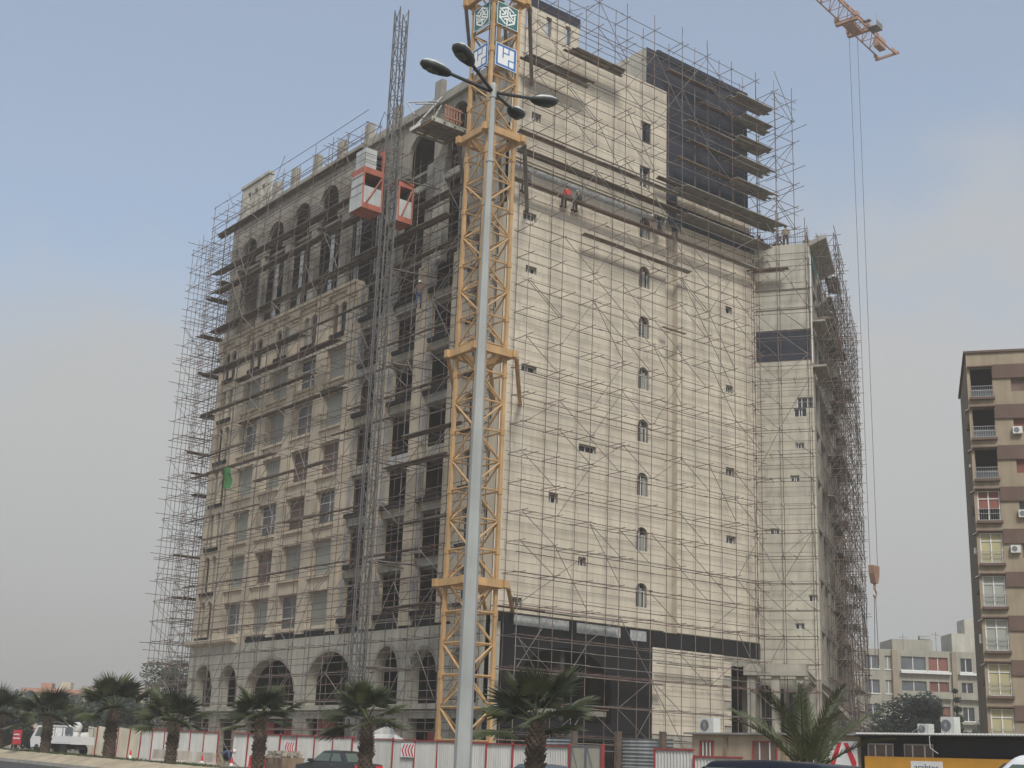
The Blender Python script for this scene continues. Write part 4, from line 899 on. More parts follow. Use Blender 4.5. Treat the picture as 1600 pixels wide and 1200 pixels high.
# chevron boards
def chevron(y, z, label, w=1.05, h=0.62):
    r = thing('chevron_sign', (FX - 0.1, y, z), label, 'sign', 'chevron boards on the hoarding')
    b = MB(); b.box(FX - 0.11, FX - 0.08, y - w / 2, y + w / 2, z, z + h); b.build('board', 'sign_white', r)
    b = MB()
    for k in range(4):                                 # arrows point along +Y (left in view)
        a = y + w / 2 - 0.08 - k * 0.24; t = 0.1; D_ = Vector((-0.006, 0, 0))
        b.prism([(FX - 0.112, a - 0.17, z + h - 0.04), (FX - 0.112, a - 0.17 - t, z + h - 0.04), (FX - 0.112, a - t, z + h / 2), (FX - 0.112, a, z + h / 2)], D_)
        b.prism([(FX - 0.112, a, z + h / 2), (FX - 0.112, a - t, z + h / 2), (FX - 0.112, a - 0.17 - t, z + 0.04), (FX - 0.112, a - 0.17, z + 0.04)], D_)
    b.build('chevrons', 'red_sign', r)
chevron(6.35, gz(6) + 0.95, 'red and white chevron board on the hoarding beside a palm trunk')
chevron(-4.6, gz(-4) + 1.1, 'red and white chevron board on the hoarding left of the lamp pole')
# red board far left
r = thing('red_notice', (-12.5, 35.0, gz(38)), 'small red notice board at the far left end of the median', 'sign')
b = MB(); b.box(-12.54, -12.5, 34.4, 36.0, gz(38) + 0.5, gz(38) + 1.45); nb = b.build('board', 'red_sign', r)
b = MB()
for z, w in ((1.1, 0.5), (0.85, 0.62)):
    y = 35.2 - w
    while y < 35.2 + w: e = random.uniform(.05, .16); b.box(-12.56, -12.545, y, y + e, gz(38) + z, gz(38) + z + random.uniform(.06, .12)); y += e + 0.04
b.build('lettering', 'sign_white', nb)
b = MB()
for y in (34.6, 35.8): b.box(-12.49, -12.44, y - 0.03, y + 0.03, gz(38) - 0.16, gz(38) + 1.3)
b.build('leg', 'frame_grey', r)

# ------------------------------------------------------------------ site cabins
def windowX(par, x, y0, y1, z0, z1, fr, gl, name='window', bars=2):
    b = MB(); b.box(x - 0.02, x + 0.03, y0, y1, z0, z1); w = b.build(name, gl, par); f = MB(); t = 0.06
    f.box(x - 0.06, x - 0.021, y0 - t, y0, z0 - t, z1 + t); f.box(x - 0.06, x - 0.021, y1, y1 + t, z0 - t, z1 + t); f.box(x - 0.06, x - 0.021, y0, y1, z1, z1 + t); f.box(x - 0.06, x - 0.021, y0, y1, z0 - t, z0)
    f.build('frame', fr, w); f = MB()
    for i in range(bars): y = y0 + (y1 - y0) * (i + 0.6) / (bars + 0.2); f.box(x - 0.05, x - 0.021, y - 0.025, y + 0.025, z0, z1)
    f.build('mullion', 'frame_white', w)
cb = thing('site_cabin', (3, -18, gz(-18)), 'beige rendered site cabin with red framed windows behind the hoarding', 'cabin')
z = gz(-18) - 0.1; b = MB(); b.box(1.2, 5.5, -22.95, -13.8, z, 2.62); b.build('wall', 'cabin_beige', cb)
b = MB(); b.hexa([(0.9, -23.0, 2.64), (5.8, -23.0, 2.66), (5.8, -13.5, 2.66), (0.9, -13.5, 2.62), (0.9, -23.0, 2.72), (5.8, -23.0, 2.78), (5.8, -13.5, 2.78), (0.9, -13.5, 2.70)]); b.build('roof', 'roof_sheet', cb)
windowX(cb, 1.2, -15.05, -14.35, 1.2, 2.3, 'red_paint', 'board_brown', bars=3)
windowX(cb, 1.2, -18.7, -17.45, 1.1, 2.32, 'red_paint', 'board_brown')
windowX(cb, 1.2, -21.0, -19.95, 1.1, 2.32, 'red_paint', 'board_brown')
for y0 in (-15.95, -19.25): b = MB(); b.box(1.12, 1.19, y0, y0 + 0.2, z, 2.5); b.build('pier', 'rust_sheet', cb)
sg = thing('logo_sign', (1.1, -22.3, 1.2), 'white sign with a large red two-stroke emblem on the beige cabin', 'sign')
b = MB(); b.box(1.08, 1.13, -22.95, -21.55, 1.1, 2.42); b.build('board', 'sign_white', sg)
b = MB(); D_ = Vector((-0.008, 0, 0))
b.prism([(1.076, -22.2, 2.35), (1.076, -22.0, 2.35), (1.076, -21.62, 1.62), (1.076, -21.62, 1.45), (1.076, -21.82, 1.45)], D_)
b.prism([(1.076, -22.3, 2.35), (1.076, -22.5, 2.35), (1.076, -22.9, 1.62), (1.076, -22.9, 1.45), (1.076, -22.7, 1.45)], D_)
b.build('emblem', 'red_sign', sg)
def text(s, size, loc, par, m, name='lettering'):      # reads towards -Y, faces -X
    cu = bpy.data.curves.new(name, 'FONT'); cu.body = s; cu.size = size; cu.extrude = 0.004; cu.align_x = 'CENTER'; cu.resolution_u = 2
    o = bpy.data.objects.new(name, cu); col.objects.link(o); me = bpy.data.meshes.new_from_object(o); bpy.data.objects.remove(o)
    me.materials.clear(); me.materials.append(MATS[m]); o = put(name, me, par); o.rotation_euler = (R(90), 0, R(-90)); o.location = loc; return o
text('arabtec', 0.36, (1.07, -22.25, 1.2), sg, 'lettering')
bc = thing('site_cabin', (3, -28, gz(-28)), 'long dark site cabin with brown windows and a yellow sign board', 'cabin')
z = gz(-28) - 0.1; b = MB(); b.box(1.3, 5.5, -30.2, -23.0, z, 2.62); b.build('wall', 'black_paint', bc)
b = MB(); b.box(0.7, 5.8, -34.0, -23.02, 2.66, 2.74)
b.build('roof', 'roof_sheet', bc)
b = MB()
for i in range(72):
    y = -34 + 0.15 * i; b.box(0.62, 0.69, y, y + 0.09, 2.69, 2.75)
b.build('roof_edge', 'sign_white', bc)
b = MB(); b.box(1.3, 5.5, -34, -31.4, z, 2.62); b.build('wall', 'apt_beige', bc); b = MB(); b.box(0.6, 1.25, -34, -30.0, z, 1.75); b.build('low_wall', 'concrete_pale', bc)
windowX(bc, 1.3, -24.5, -23.4, 1.2, 2.3, 'frame_grey', 'board_brown'); windowX(bc, 1.3, -26.3, -25.1, 1.2, 2.3, 'frame_grey', 'board_brown')
ys = thing('yellow_sign', (1.1, -26.5, 1.0), 'long yellow sign board with a white name plate on the dark cabin', 'sign')
b = MB(); b.box(1.08, 1.14, -30.0, -23.3, 1.1, 1.86); yb = b.build('board', 'sign_yellow', ys)
b = MB(); b.box(1.06, 1.078, -26.85, -25.45, 1.2, 1.72); np_ = b.build('name_plate', 'sign_white', ys); text('arabtec', 0.36, (1.05, -26.15, 1.38), np_, 'lettering')
def ac(name, loc, w, d, h, label, face='x'):
    r = thing(name, loc, label, 'air conditioner', 'air conditioner units'); x, y, z = loc; b = MB(); b.box(x - d / 2, x + d / 2, y - w / 2, y + w / 2, z, z + h); c = b.build('casing', 'ac_white', r)
    b = MB(); rr = min(w, h) * 0.38; b.tube((x - d / 2 - 0.02, y + w * 0.12, z + h / 2), (x - d / 2 - 0.002, y + w * 0.12, z + h / 2), rr, 16); g_ = b.build('fan_grille', 'lettering', r)
    b = MB()
    for i in range(8): a = math.pi * i / 8; b.tube((x - d / 2 - 0.03, y + w * 0.12 - rr * math.cos(a), z + h / 2 - rr * math.sin(a)), (x - d / 2 - 0.03, y + w * 0.12 + rr * math.cos(a), z + h / 2 + rr * math.sin(a)), 0.008, 4)
    b.tube((x - d / 2 - 0.035, y + w * .12, z + h / 2), (x - d / 2 - 0.02, y + w * .12, z + h / 2), rr * 0.3, 10); b.build('grille_bars', 'frame_grey', g_); return r
ac('air_conditioner', (1.6, -14.5, 2.71), 0.85, 0.45, 0.66, 'white air conditioner on the left end of the beige cabin roof')
ac('air_conditioner', (1.5, -25.9, 2.74), 0.5, 0.35, 0.38, 'small white air conditioner on the dark cabin roof, left of the pair')
ac('air_conditioner', (1.5, -27.0, 2.74), 0.58, 0.4, 0.64, 'larger white air conditioner on the dark cabin roof, right of the pair')
cbl = MB(); cbl.path([(1.3, -25.4, 2.8), (1.1, -26.2, 3.1), (1.0, -26.6, 2.9), (0.6, -26.65, 2.6), (0.55, -26.7, 2.2), (0.6, -27.0, 2.0)], 0.013, 5); o = cbl.build('loose_hose', 'ac_white'); tag(o, 'white hose hanging over the dark cabin roof edge', 'hose')

# ------------------------------------------------------------------ right apartment block
AD = Vector((math.cos(HEAD - R(107)), math.sin(HEAD - R(107)), 0)); AN = Vector((AD.y, -AD.x, 0)); AN = AN if AN.dot(CAM) > AN.dot(Vector((35, -7, 0))) else -AN; A0 = Vector((35.2, -7.3, 0))
FA = lambda u, d, z: tuple(A0 + AD * u + AN * d + Vector((0, 0, z)))
apt = thing('apartment_block', tuple(A0 + AD * 4 - AN * 6), 'tan and brown apartment block with stacked balconies at the right edge', 'building')
TOPS = [28.7 - 2.88 * k for k in range(10)]
b = MB(); wall(b, FA, 0.2, 12, -0.5, 29.8, [(0.4, 1.85, t - 2.12, t, 0) for t in TOPS if t - 2.12 > 0] + [(3.05, 4.3, t - 1.75, t - 0.8, 0) for t in TOPS if t > 2] + [(6.0, 7.6, t - 1.9, t - 0.8, 0) for t in TOPS if t > 2], -0.3, 0.0); b.build('front_wall', 'apt_wall', apt)
b = MB(); b.box(0.2, 0.45, -11.6, -0.31, -0.5, 29.8, FA); b.box(0.46, 12, -12, -11.61, -0.5, 29.8, FA); b.box(11.7, 12, -11.6, -0.31, -0.5, 29.8, FA); b.build('side_wall', 'apt_wall', apt)
b = MB(); b.box(0.05, 12.1, -12, 0.15, 29.8, 29.95, FA); b.box(0.5, 11.6, -11.5, -0.35, 29.4, 29.7, FA); b.build('roof', 'apt_brown', apt)
b = MB(); b.box(1.9, 2.0, -3, -0.31, 0, 29.3, FA); b.box(0.46, 11.6, -3.2, -3.0, 0, 29.3, FA); b.build('loggia_wall', 'interior_shade', apt)
for k, t in enumerate(TOPS):
    if t < 3: continue
    b = MB(); b.box(1.86, 9.0, 0.005, 0.14, t - 0.8, t + 0.18, FA); b.build('brown_band', 'apt_brown', apt)
    b = MB(); b.box(0.3, 1.95, 0.005, 0.3, t - 2.3, t - 2.13, FA); b.build('balcony_ledge', 'apt_brown', apt); b = MB(); b.box(0.25, 1.9, 0.003, 0.35, t + 0.01, t + 0.09, FA); b.build('balcony_ledge', 'apt_brown', apt)
    b = MB(); b.box(0.46, 1.9, -3, -0.31, t - 2.3, t - 2.14, FA); b.build('balcony_floor', 'apt_wall', apt)
    b = MB()
    for z in (-2.05, -1.62, -1.3): b.tube(FA(0.4, 0.02, t + z), FA(1.85, 0.02, t + z), 0.02, 4)
    for i in range(10): b.tube(FA(0.45 + i * 0.15, 0.02, t - 2.13), FA(0.45 + i * 0.15, 0.02, t - 1.3), 0.01, 4)
    b.build('railing', 'frame_grey', apt)
    if k in (3, 4, 5, 6, 7, 8):                         # glazed-in balconies
        b = MB(); b.box(0.42, 1.83, -0.2, -0.15, t - 1.25 if k == 3 else t - 2.1, t - 0.05, FA); w = b.build('balcony_glazing', {3: 'apt_shutter', 4: 'curtain', 5: 'board_grey', 6: 'board_grey', 7: 'curtain', 8: 'curtain'}[k], apt)
        f = MB()
        for u in (0.44, 1.1, 1.8): f.box(u - 0.04, u + 0.04, -0.14, -0.08, t - 2.1, t - 0.04, FA)
        for z in (-2.08, -0.6, -0.08): f.box(0.485, 1.755, -0.135, -0.085, t + z - 0.03, t + z + 0.03, FA)
        f.build('glazing_frame', 'frame_white', w)
    else:
        b = MB(); b.box(0.41, 1.84, -0.12, -0.10, t - 2.1, t - 1.5, FA); b.build('balcony_panel', 'glass_grey', apt)
    for (a, e) in ((3.05, 4.3), (6.0, 7.6)):
        b = MB(); b.box(a, e, -0.28, -0.22, t - 1.9, t - 0.8, FA); b.build('window', ('board_brown', 'apt_shutter', 'apt_shutter', 'glass_dark', 'glass_grey')[k % 5], apt)
    if k in (1, 3, 4, 6):
        u, z = (2.94, t - 1.95) if k != 4 else (2.3, t - 1.45); b = MB(); b.box(u, u + 0.62, 0.02, 0.36, z, z + 0.5, FA); q = b.build('wall_air_conditioner', 'ac_white', apt)
        b = MB(); b.tube(FA(u + 0.24, 0.361, z + 0.25), FA(u + 0.24, 0.38, z + 0.25), 0.18, 12); b.build('fan_grille', 'lettering', q)
    if 0 < k < 8:
        b = MB(); b.box(0.02, 0.19, -0.9, -0.3, t - 1.6 + 0.2 * (k % 3), t - 1.0, FA); b.build('side_unit', 'apt_brown' if k % 2 else 'ac_white', apt)
        b = MB(); b.hexa([FA(0.0, -0.6, t - 0.25), FA(0.42, -0.6, t + 0.05), FA(0.42, 0.25, t + 0.05), FA(-0.05, 0.25, t - 0.25), FA(0.0, -0.6, t - 0.2), FA(0.42, -0.6, t + 0.1), FA(0.42, 0.25, t + 0.1), FA(-0.05, 0.25, t - 0.2)]); b.build('awning', 'roof_sheet', apt)

# ------------------------------------------------------------------ far apartment block behind the right-hand trees
BD = _r0; BN = -_fh; B0 = Vector((111, 50, 0)); FB = lambda u, d, z: tuple(B0 + BD * u + BN * d + Vector((0, 0, z)))
bb = thing('apartment_block', tuple(B0 + BD * 3 - BN * 6), 'hazy beige apartment block with red shutters behind the right-hand trees', 'building')
ops = []
for r_ in range(5):
    z = 2.2 + 3.2 * r_
    for (a, e) in ((-6.9, -5.0), (-4.2, -3.3), (-2.0, 1.3), (1.7, 4.3), (6.0, 7.5), (8.2, 9.7), (11, 13)): ops.append((a, e, z, z + 1.75, 0))
b = MB(); wall(b, FB, -8.5, 14.5, -0.5, 17.6, ops, -0.4, 0.0); b.build('front_wall', 'apt_beige', bb)
b = MB(); b.box(-8.5, 14.5, -12, -0.41, 17.2, 17.55, FB); b.box(-8.5, -8.1, -12, -0.41, -0.5, 17.2, FB); b.box(14.1, 14.5, -12, -0.41, -0.5, 17.2, FB); b.box(-8.1, 14.1, -12, -11.6, -0.5, 17.2, FB); b.build('side_wall', 'apt_beige', bb)
for i, (a, e, z0, z1, _) in enumerate(ops):
    b = MB(); b.box(a, e, -0.3, -0.25, z0, z1, FB); w = b.build('window', ('glass_grey', 'apt_shutter', 'glass_dark', 'apt_shutter', 'glass_grey', 'board_grey')[(i * 5 + i // 7) % 6], bb)
    f = MB(); f.box(a - 0.1, e + 0.1, -0.2, 0.1, z0 - 0.15, z0 - 0.01, FB); f.box((a + e) / 2 - 0.05, (a + e) / 2 + 0.05, -0.249, -0.2, z0, z1, FB); f.build('frame', 'frame_white', w)
for r_ in range(5):
    for (a, e) in ((-2.2, 4.5), (5.6, 10)):
        z = 1.9 + 3.2 * r_; b = MB(); b.box(a, e, 0.01, 0.7, z - 0.2, z, FB); b.box(a, e, 0.6, 0.7, z, z + 0.7 if r_ % 2 else z + 0.1, FB); b.build('balcony', 'apt_beige' if r_ != 4 else 'frame_white', bb)
b = MB(); b.box(-3.3, -2.6, 0.02, 0.5, -0.5, 17.5, FB); b.box(4.7, 5.3, 0.02, 0.5, -0.5, 17.5, FB); b.build('pilaster', 'apt_wall', bb)
b = MB(); b.box(-2.5, 3.0, -8, -2, 17.6, 19.2, FB); b.build('roof_house', 'apt_beige', bb)
for (u, d, z, w) in ((1.5, -3, 18.9, 1.4), (6.5, -2, 17.6, 1.3), (8.2, -3, 17.6, 2.0)):
    b = MB(); b.tube(FB(u, d, z + 0.5), FB(u + w, d, z + 0.5), 0.5, 10); b.box(u - 0.1, u + w + 0.1, d - 0.4, d + 0.4, z - 0.1, z + 0.05, FB); b.build('water_tank', 'roof_sheet', bb)
b = MB(); b.box(5.5, 12, -6, -1.5, 17.56, 20.2, FB); b.box(7.5, 9, -5, -2, 20.2, 22.2, FB); b.build('roof_store', 'concrete_pale', bb)
b = MB()
for u in (-7.5, -1.0, 3.5): b.tube(FB(u, -2, 17.5), FB(u, -2, 20 + u * 0.1), 0.05, 4); b.tube(FB(u - .6, -2, 19.6 + u * .1), FB(u + .6, -2, 19.6 + u * .1), 0.04, 4)
b.build('aerial', 'tube_grey', bb)
# ------------------------------------------------------------------ far left buildings
def block(P, w, dp, h, floors, label, m1, m2, cols, rot=0.0, roof=True):
    d = (_r0 * math.cos(rot) + _fh * math.sin(rot)); n = Vector((d.y, -d.x, 0)); n = n if n.dot(-_fh) > 0 else -n; P = Vector((*P, 0)); Fq = lambda u, e, z: tuple(P + d * u + n * e + Vector((0, 0, z)))
    t = thing('apartment_block', tuple(P), label, 'building'); fh = h / floors; ops = []
    for r_ in range(floors):
        for c in range(cols): u = -w / 2 + w * (c + 0.22) / cols; ops.append((u, u + w / cols * 0.56, fh * r_ + 0.9, fh * r_ + fh - 0.75, 0))
    b = MB(); wall(b, Fq, -w / 2, w / 2, -0.5, h, ops, -0.4, 0); b.build('front_wall', m1, t); b = MB()
    b.box(-w / 2, -w / 2 + .4, -dp, -0.41, -0.5, h, Fq); b.box(w / 2 - .4, w / 2, -dp, -0.41, -0.5, h, Fq); b.box(-w / 2 + .41, w / 2 - .41, -dp, -dp + .4, -0.5, h, Fq); b.box(-w / 2 + .41, w / 2 - .41, -dp + .41, -0.41, h - 0.4, h - 0.05, Fq); b.build('side_wall', m1, t)
    for i, (a, e, z0, z1, _) in enumerate(ops): b = MB(); b.box(a, e, -0.35, -0.3, z0, z1, Fq); b.build('window', ('glass_grey', 'glass_dark', 'board_grey')[(i * 7) % 3], t)
    for r_ in range(1, floors + 1): b = MB(); b.box(-w / 2, w / 2, 0.01, 0.8, fh * r_ - 0.55, fh * r_ + 0.15, Fq); b.build('balcony_band', m2, t)
    if roof:
        for k in range(5): u = -w / 2 + w * (k + 0.5) / 5 + random.uniform(-1, 1); b = MB(); b.box(u, u + random.uniform(1, 3.5), -5, -2, h + 0.01, h + random.uniform(0.8, 2.2), Fq); b.build('roof_store', random.choice((m1, m2)), t)
    return t
block((55.1, 195.9), 25, 12, 11.2, 3, 'low hazy block with salmon balcony bands at far left', 'cream_wall', 'orange_band', 9, rot=0.12)
block((42.5, 199), 4.5, 8, 7.0, 2, 'narrow pale yellow house left of the salmon banded block', 'cream_wall', 'cream_wall', 2, roof=False)
block((38, 240), 16, 12, 14, 4, 'faint grey block lost in haze at the far left edge', 'apt_beige', 'apt_beige', 6)
block((70, 225), 16, 10, 12.5, 4, 'faint block in the haze between salmon block and scaffold', 'apt_wall', 'apt_beige', 5)
# hills
b = MB(); n = 60; pr = [0.0] * (n + 1)
for i in range(n + 1):
    a = R(51.8 + 45) - R(75) * i / n; d = 2600; x, y = CAM.x + d * math.cos(a), CAM.y + d * math.sin(a); t = i / n
    h = 112 - 55 * t + 14 * math.sin(t * 9) + 7 * math.sin(t * 23 + 1); b.v += [(x, y, -2), (CAM.x + (d + 260) * math.cos(a), CAM.y + (d + 260) * math.sin(a), h), (CAM.x + (d + 800) * math.cos(a), CAM.y + (d + 800) * math.sin(a), h * 0.6 - 20), (CAM.x + (d + 130) * math.cos(a), CAM.y + (d + 130) * math.sin(a), h * 0.62 + 4 * math.sin(t * 41))]
    if i:
        p, q = 4 * (i - 1), 4 * i
        for (s, e) in ((0, 3), (3, 1), (1, 2)): b.f.append((p + s, q + s, q + e, p + e)); b.t.append(.5); b.m.append(0)
b.build('hills', 'hill', None, kind='structure', smooth=True)
# ------------------------------------------------------------------ broadleaf trees and hedge behind
def tree(name, loc, h, rx, rz, label, m='leaf', n=2600, leaf=0.22, trunk=0.35, group=None, cat='tree', cone=False):
    t = thing(name, loc, label, cat, group); X, Y, Z = loc; b = MB(); th = h - rz * 1.1
    b.path([(X, Y, Z - 0.2), (X + 0.1, Y, Z + th * 0.5), (X, Y + 0.1, Z + th), (X + .1, Y, Z + h - rz * 0.5)], [trunk, trunk * .75, trunk * .5, trunk * .15], 7)
    cl = []
    for i in range(16 if not cone else 10):
        a = random.uniform(0, 6.28); q = random.random() ** 0.6; e = random.uniform(-0.75, 0.85)
        if cone: e = -0.9 + 1.8 * i / 9; q = 0.3
        r_ = math.sqrt(max(0.05, 1 - e * e)) * q; c = Vector((X + rx * r_ * math.cos(a), Y + rx * r_ * math.sin(a), Z + h - rz + rz * e)); s = random.uniform(0.28, 0.48) * (rx + rz) / 2
        if cone: s = rx * (1.15 - 0.5 * (e + 1))
        cl.append((c, s)); b.tube((X, Y, Z + th * random.uniform(0.6, 1)), c, trunk * 0.25, 5, trunk * 0.06, cap=False)
    b.build('trunk', 'bark', t); c_ = MB()
    for i in range(n):
        c, s = random.choice(cl); v = Vector((random.gauss(0, 1), random.gauss(0, 1), random.gauss(0, 1))).normalized() * s * random.random() ** 0.35; v.z *= 0.85; p = c + v
        a = Vector((random.gauss(0, 1), random.gauss(0, 1), random.gauss(0, .6))).normalized(); d = a.orthogonal().normalized(); l = leaf * random.uniform(.6, 1.5)
        c_.poly([p - a * l, p + d * l * .5, p + a * l, p - d * l * .5])
    c_.build('crown', m, t); return t
tree('broadleaf_tree', (59.8, 14.0, -.2), 8.8, 3.8, 4.3, 'dark leafy tree behind the dark cabin, largest on the right', 'leaf_dark', 13000, .15)
tree('broadleaf_tree', (66.5, 21.5, -.2), 6.8, 3.4, 3.4, 'smaller green tree left of the large tree on the right', 'leaf', 9000, .14)
tree('broadleaf_tree', (60.0, 24.0, -.2), 6.0, 3.0, 3.0, 'tree standing behind the date palm fronds on the right', 'leaf_dark', 8000, .14)
tree('broadleaf_tree', (80.5, 20.0, -.2), 7.2, 3.4, 3.6, 'grey green tree beside the tan apartment block', 'leaf', 9000, .15)
tree('cypress_tree', (78.5, 23.0, -.2), 10.5, 0.9, 4.6, 'slim dark cypress in front of the hazy beige apartment block', 'leaf_dark', 2600, .2, cone=True)
tree('broadleaf_tree', (52.0, 6.0, -.2), 5.2, 2.8, 2.6, 'low bushy tree just above the dark cabin roof', 'leaf_dark', 8000, .13)
for i, (x, y, h, rx, lb) in enumerate(((-1.0, 78, 4.8, 3.6, 'dark bushy tree behind the pickup truck cab at far left'), (4.5, 74, 5.0, 3.6, 'grey green tree behind the second palm from left'), (10, 70, 5.6, 3.8, 'grey green tree behind the third palm from left'), (15.8, 74, 9.0, 3.0, 'tall dark tree seen through the far left scaffold'),
                              (19, 70, 6.5, 3.2, 'leafy tree at the foot of the far left scaffold'), (-6, 84, 4.6, 3.4, 'low tree at the far left edge behind the red notice'), (-14, 90, 4.4, 3.2, 'leftmost low tree beyond the road'), (13, 84, 6.5, 3.6, 'hazy tree between salmon block and hoarding'), (6, 90, 6.0, 4.0, 'hazy tree below the salmon banded block'))):
    tree('broadleaf_tree', (x, y, .5), h, rx, h * 0.5, lb, ('leaf_dark', 'leaf')[i % 2], 7000, .18)

# ------------------------------------------------------------------ palms
def fan_leaf(seed):
    rnd = random.Random(seed); b = MB(); pl = rnd.uniform(0.55, 0.75); n = 32; Rr = rnd.uniform(0.72, 0.85); droop = rnd.uniform(0.05, 0.22)
    b.path([(0, 0, 0), (0, pl * .5, 0.03), (0, pl, 0)], [0.026, 0.018, 0.014], 5)
    o = Vector((0, pl, 0)); S_ = R(200)
    def pt(a, r_, tw=0): 
        z = -droop * (r_ / Rr) ** 2.2 * (0.35 + 0.65 * abs(math.sin(a / 2))) + 0.10 * math.cos(a) * r_
        return o + Vector((math.sin(a) * r_, math.cos(a) * r_, z + tw))
    for i in range(n):
        a = -S_ / 2 + S_ * (i + .5) / n; w = S_ / n * 0.5; L_ = Rr * rnd.uniform(.86, 1.04) * (0.78 + 0.22 * math.cos(a / 2)); fold = 0.025
        p0, p1, p2, p3 = pt(a, 0.02), pt(a - w, L_ * .48, -fold), pt(a, L_ * .52, fold), pt(a + w, L_ * .48, -fold); d = rnd.uniform(.0, .12)
        tip = pt(a + rnd.uniform(-.03, .03), L_, -d); b.poly([p0, p1, p2]); b.poly([p0, p2, p3]); b.poly([p1, tip, p2]); b.poly([p2, tip, p3])
    return b.mesh('frond', 'palm_green')
FANS = [fan_leaf(i) for i in range(5)]
def dead_leaf():
    b = MB(); b.path([(0, 0, 0), (0, .35, -.1), (0, .5, -.4)], [.02, .015, .01], 4)
    for i in range(12): a = -1.0 + 2.0 * i / 11; b.poly([(0, .5, -.4), (math.sin(a) * .3 - .02, .5 + .1 * math.cos(a), -.95), (math.sin(a) * .3 + .02, .5 + .1 * math.cos(a), -.95)])
    return b.mesh('dead_frond', 'palm_dead')
DEAD = dead_leaf()
def trunk_mesh(h, r0, r1, seed, name='trunk'):
    rnd = random.Random(seed); b = MB(); n = 9; b.path([(rnd.uniform(-.03, .03) if 0 < k < n else 0, rnd.uniform(-.03, .03) if 0 < k < n else 0, h * k / n) for k in range(n + 1)], [(r0 + (r1 - r0) * k / n) * rnd.uniform(.92, 1.08) for k in range(n + 1)], 12)
    z = 0.15; k = 0
    while z < h:
        rr = r0 + (r1 - r0) * z / h
        for j in range(8):
            a = j * math.pi / 4 + k * 0.42 + rnd.uniform(-.1, .1); l = rnd.uniform(.08, .2) * (1.25 if z > h * .3 else .7); c, s_ = math.cos(a), math.sin(a); w = rr * .3; t = Vector((-s_, c, 0)); o = Vector((c * rr * .9, s_ * rr * .9, z)); e = Vector((c * (rr + l * .55), s_ * (rr + l * .55), z + l))
            q = [o + t * w, o - t * w, o - t * w * .8 + Vector((0, 0, .12)), o + t * w * .8 + Vector((0, 0, .12))]; f = [e + t * w * .5, e - t * w * .5, e - t * w * .4 + Vector((0, 0, .03)), e + t * w * .4 + Vector((0, 0, .03))]
            b.hexa(q + f)
        z += 0.115; k += 1
    return b
def fan_palm(loc, h, s, label, seed, lean=0.0):
    rnd = random.Random(seed); t = thing('fan_palm', loc, label, 'palm', 'fan palms on the median'); X, Y, Z = loc
    b = trunk_mesh(h, .23 * s, .16 * s, seed); o = b.build('trunk', 'palm_trunk'); o.parent = t
    n = 12
    for i in range(n):
        a = i * 2.39996 + rnd.uniform(-.2, .2); q = i / (n - 1); el = R(80) - q * R(88) + rnd.uniform(-.1, .1); o = put('frond', FANS[(i + seed) % 5]); o.parent = t; sz = s * (1.0 + 0.28 * min(1, q * 2)) * rnd.uniform(.9, 1.1)
        o.location = (0, 0, h - 0.02 - 0.14 * q); o.rotation_euler = (el, rnd.uniform(-.3, .3), a); o.scale = (sz, sz, sz)
    return t
for i, (x, y, h, s, lb) in enumerate(((-16.2, -23.6, 2.25, 1.28, 'fan palm right of the lamp pole, largest of the row'), (-16.2, -13.7, 2.2, 1.12, 'fan palm in front of the grey sedan'), (-16.2, -5.4, 2.15, 1.12, 'fan palm beside the rubble bin and bending workman'), (-16.2, 3.1, 1.9, 1.12, 'fan palm in front of the white hoarding, fourth from left'),
                                   (-16.2, 10.5, 2.55, 1.28, 'fan palm in front of the dirty leaning hoarding, third from left'), (-16.2, 19.6, 1.95, 1.22, 'fan palm in front of the pickup truck'), (-16.2, 27.8, 2.0, 1.28, 'fan palm cut by the left edge of the picture'))):
    fan_palm((x, y, gz(y) + .31), h, s, lb, 11 + i)
def feather(seed):
    rnd = random.Random(seed); b = MB(); L_ = 1.9; pts = []
    for k in range(13): t = k / 12; pts.append(Vector((0, L_ * t * (1 - .06 * t), 0.42 * t - 0.52 * t ** 2.4)))
    b.path(pts, [.028 * (1 - .8 * k / 12) for k in range(13)], 4)
    for k in range(46):
        t = 0.16 + 0.84 * k / 45; f = t * 12; i = min(11, int(f)); p = pts[i].lerp(pts[i + 1], f - i); d = (pts[i + 1] - pts[i]).normalized(); l = (0.22 * math.sin(math.pi * min(1, (t + .12) / 1.15)) + .08) * rnd.uniform(.85, 1.1)
        for s_ in (-1, 1):
            v = (Vector((s_, 0, 0)) * .75 + d * .75 + Vector((0, 0, rnd.uniform(.05, .35)))).normalized() * l; w = d * .011; e = p + v - Vector((0, 0, .12 * l)); m_ = p + v * .5; b.poly([p + w, m_ + w * 1.3, e, m_ - w * 1.3, p - w])
    return b.mesh('frond', 'palm_green')
FEA = [feather(i) for i in range(3)]
dp = thing('date_palm', (-16.2, -34.5, gz(-34.5) + .31), 'feathery date palm in front of the site cabins', 'palm'); X, Y, Z = dp.location
b = trunk_mesh(1.15, .44, .36, 5); o = b.build('trunk', 'palm_trunk'); o.parent = dp
rnd = random.Random(3)
for i in range(13):
    q = i / 12; a = i * 2.39996; o = put('frond', FEA[i % 3]); o.parent = dp; o.location = (.08 * math.cos(a), .08 * math.sin(a), .98); o.rotation_euler = (R(84) - q * R(58) + rnd.uniform(-.08, .08), rnd.uniform(-.25, .25), a); k = rnd.uniform(1.3, 1.5); o.scale = (k, k, k)
for i in range(7): o = put('dead_frond', DEAD); o.parent = dp; o.location = (0, 0, 1.0); o.rotation_euler = (rnd.uniform(.1, .9), 0, i * .9); o.scale = (.8, .8, .8)

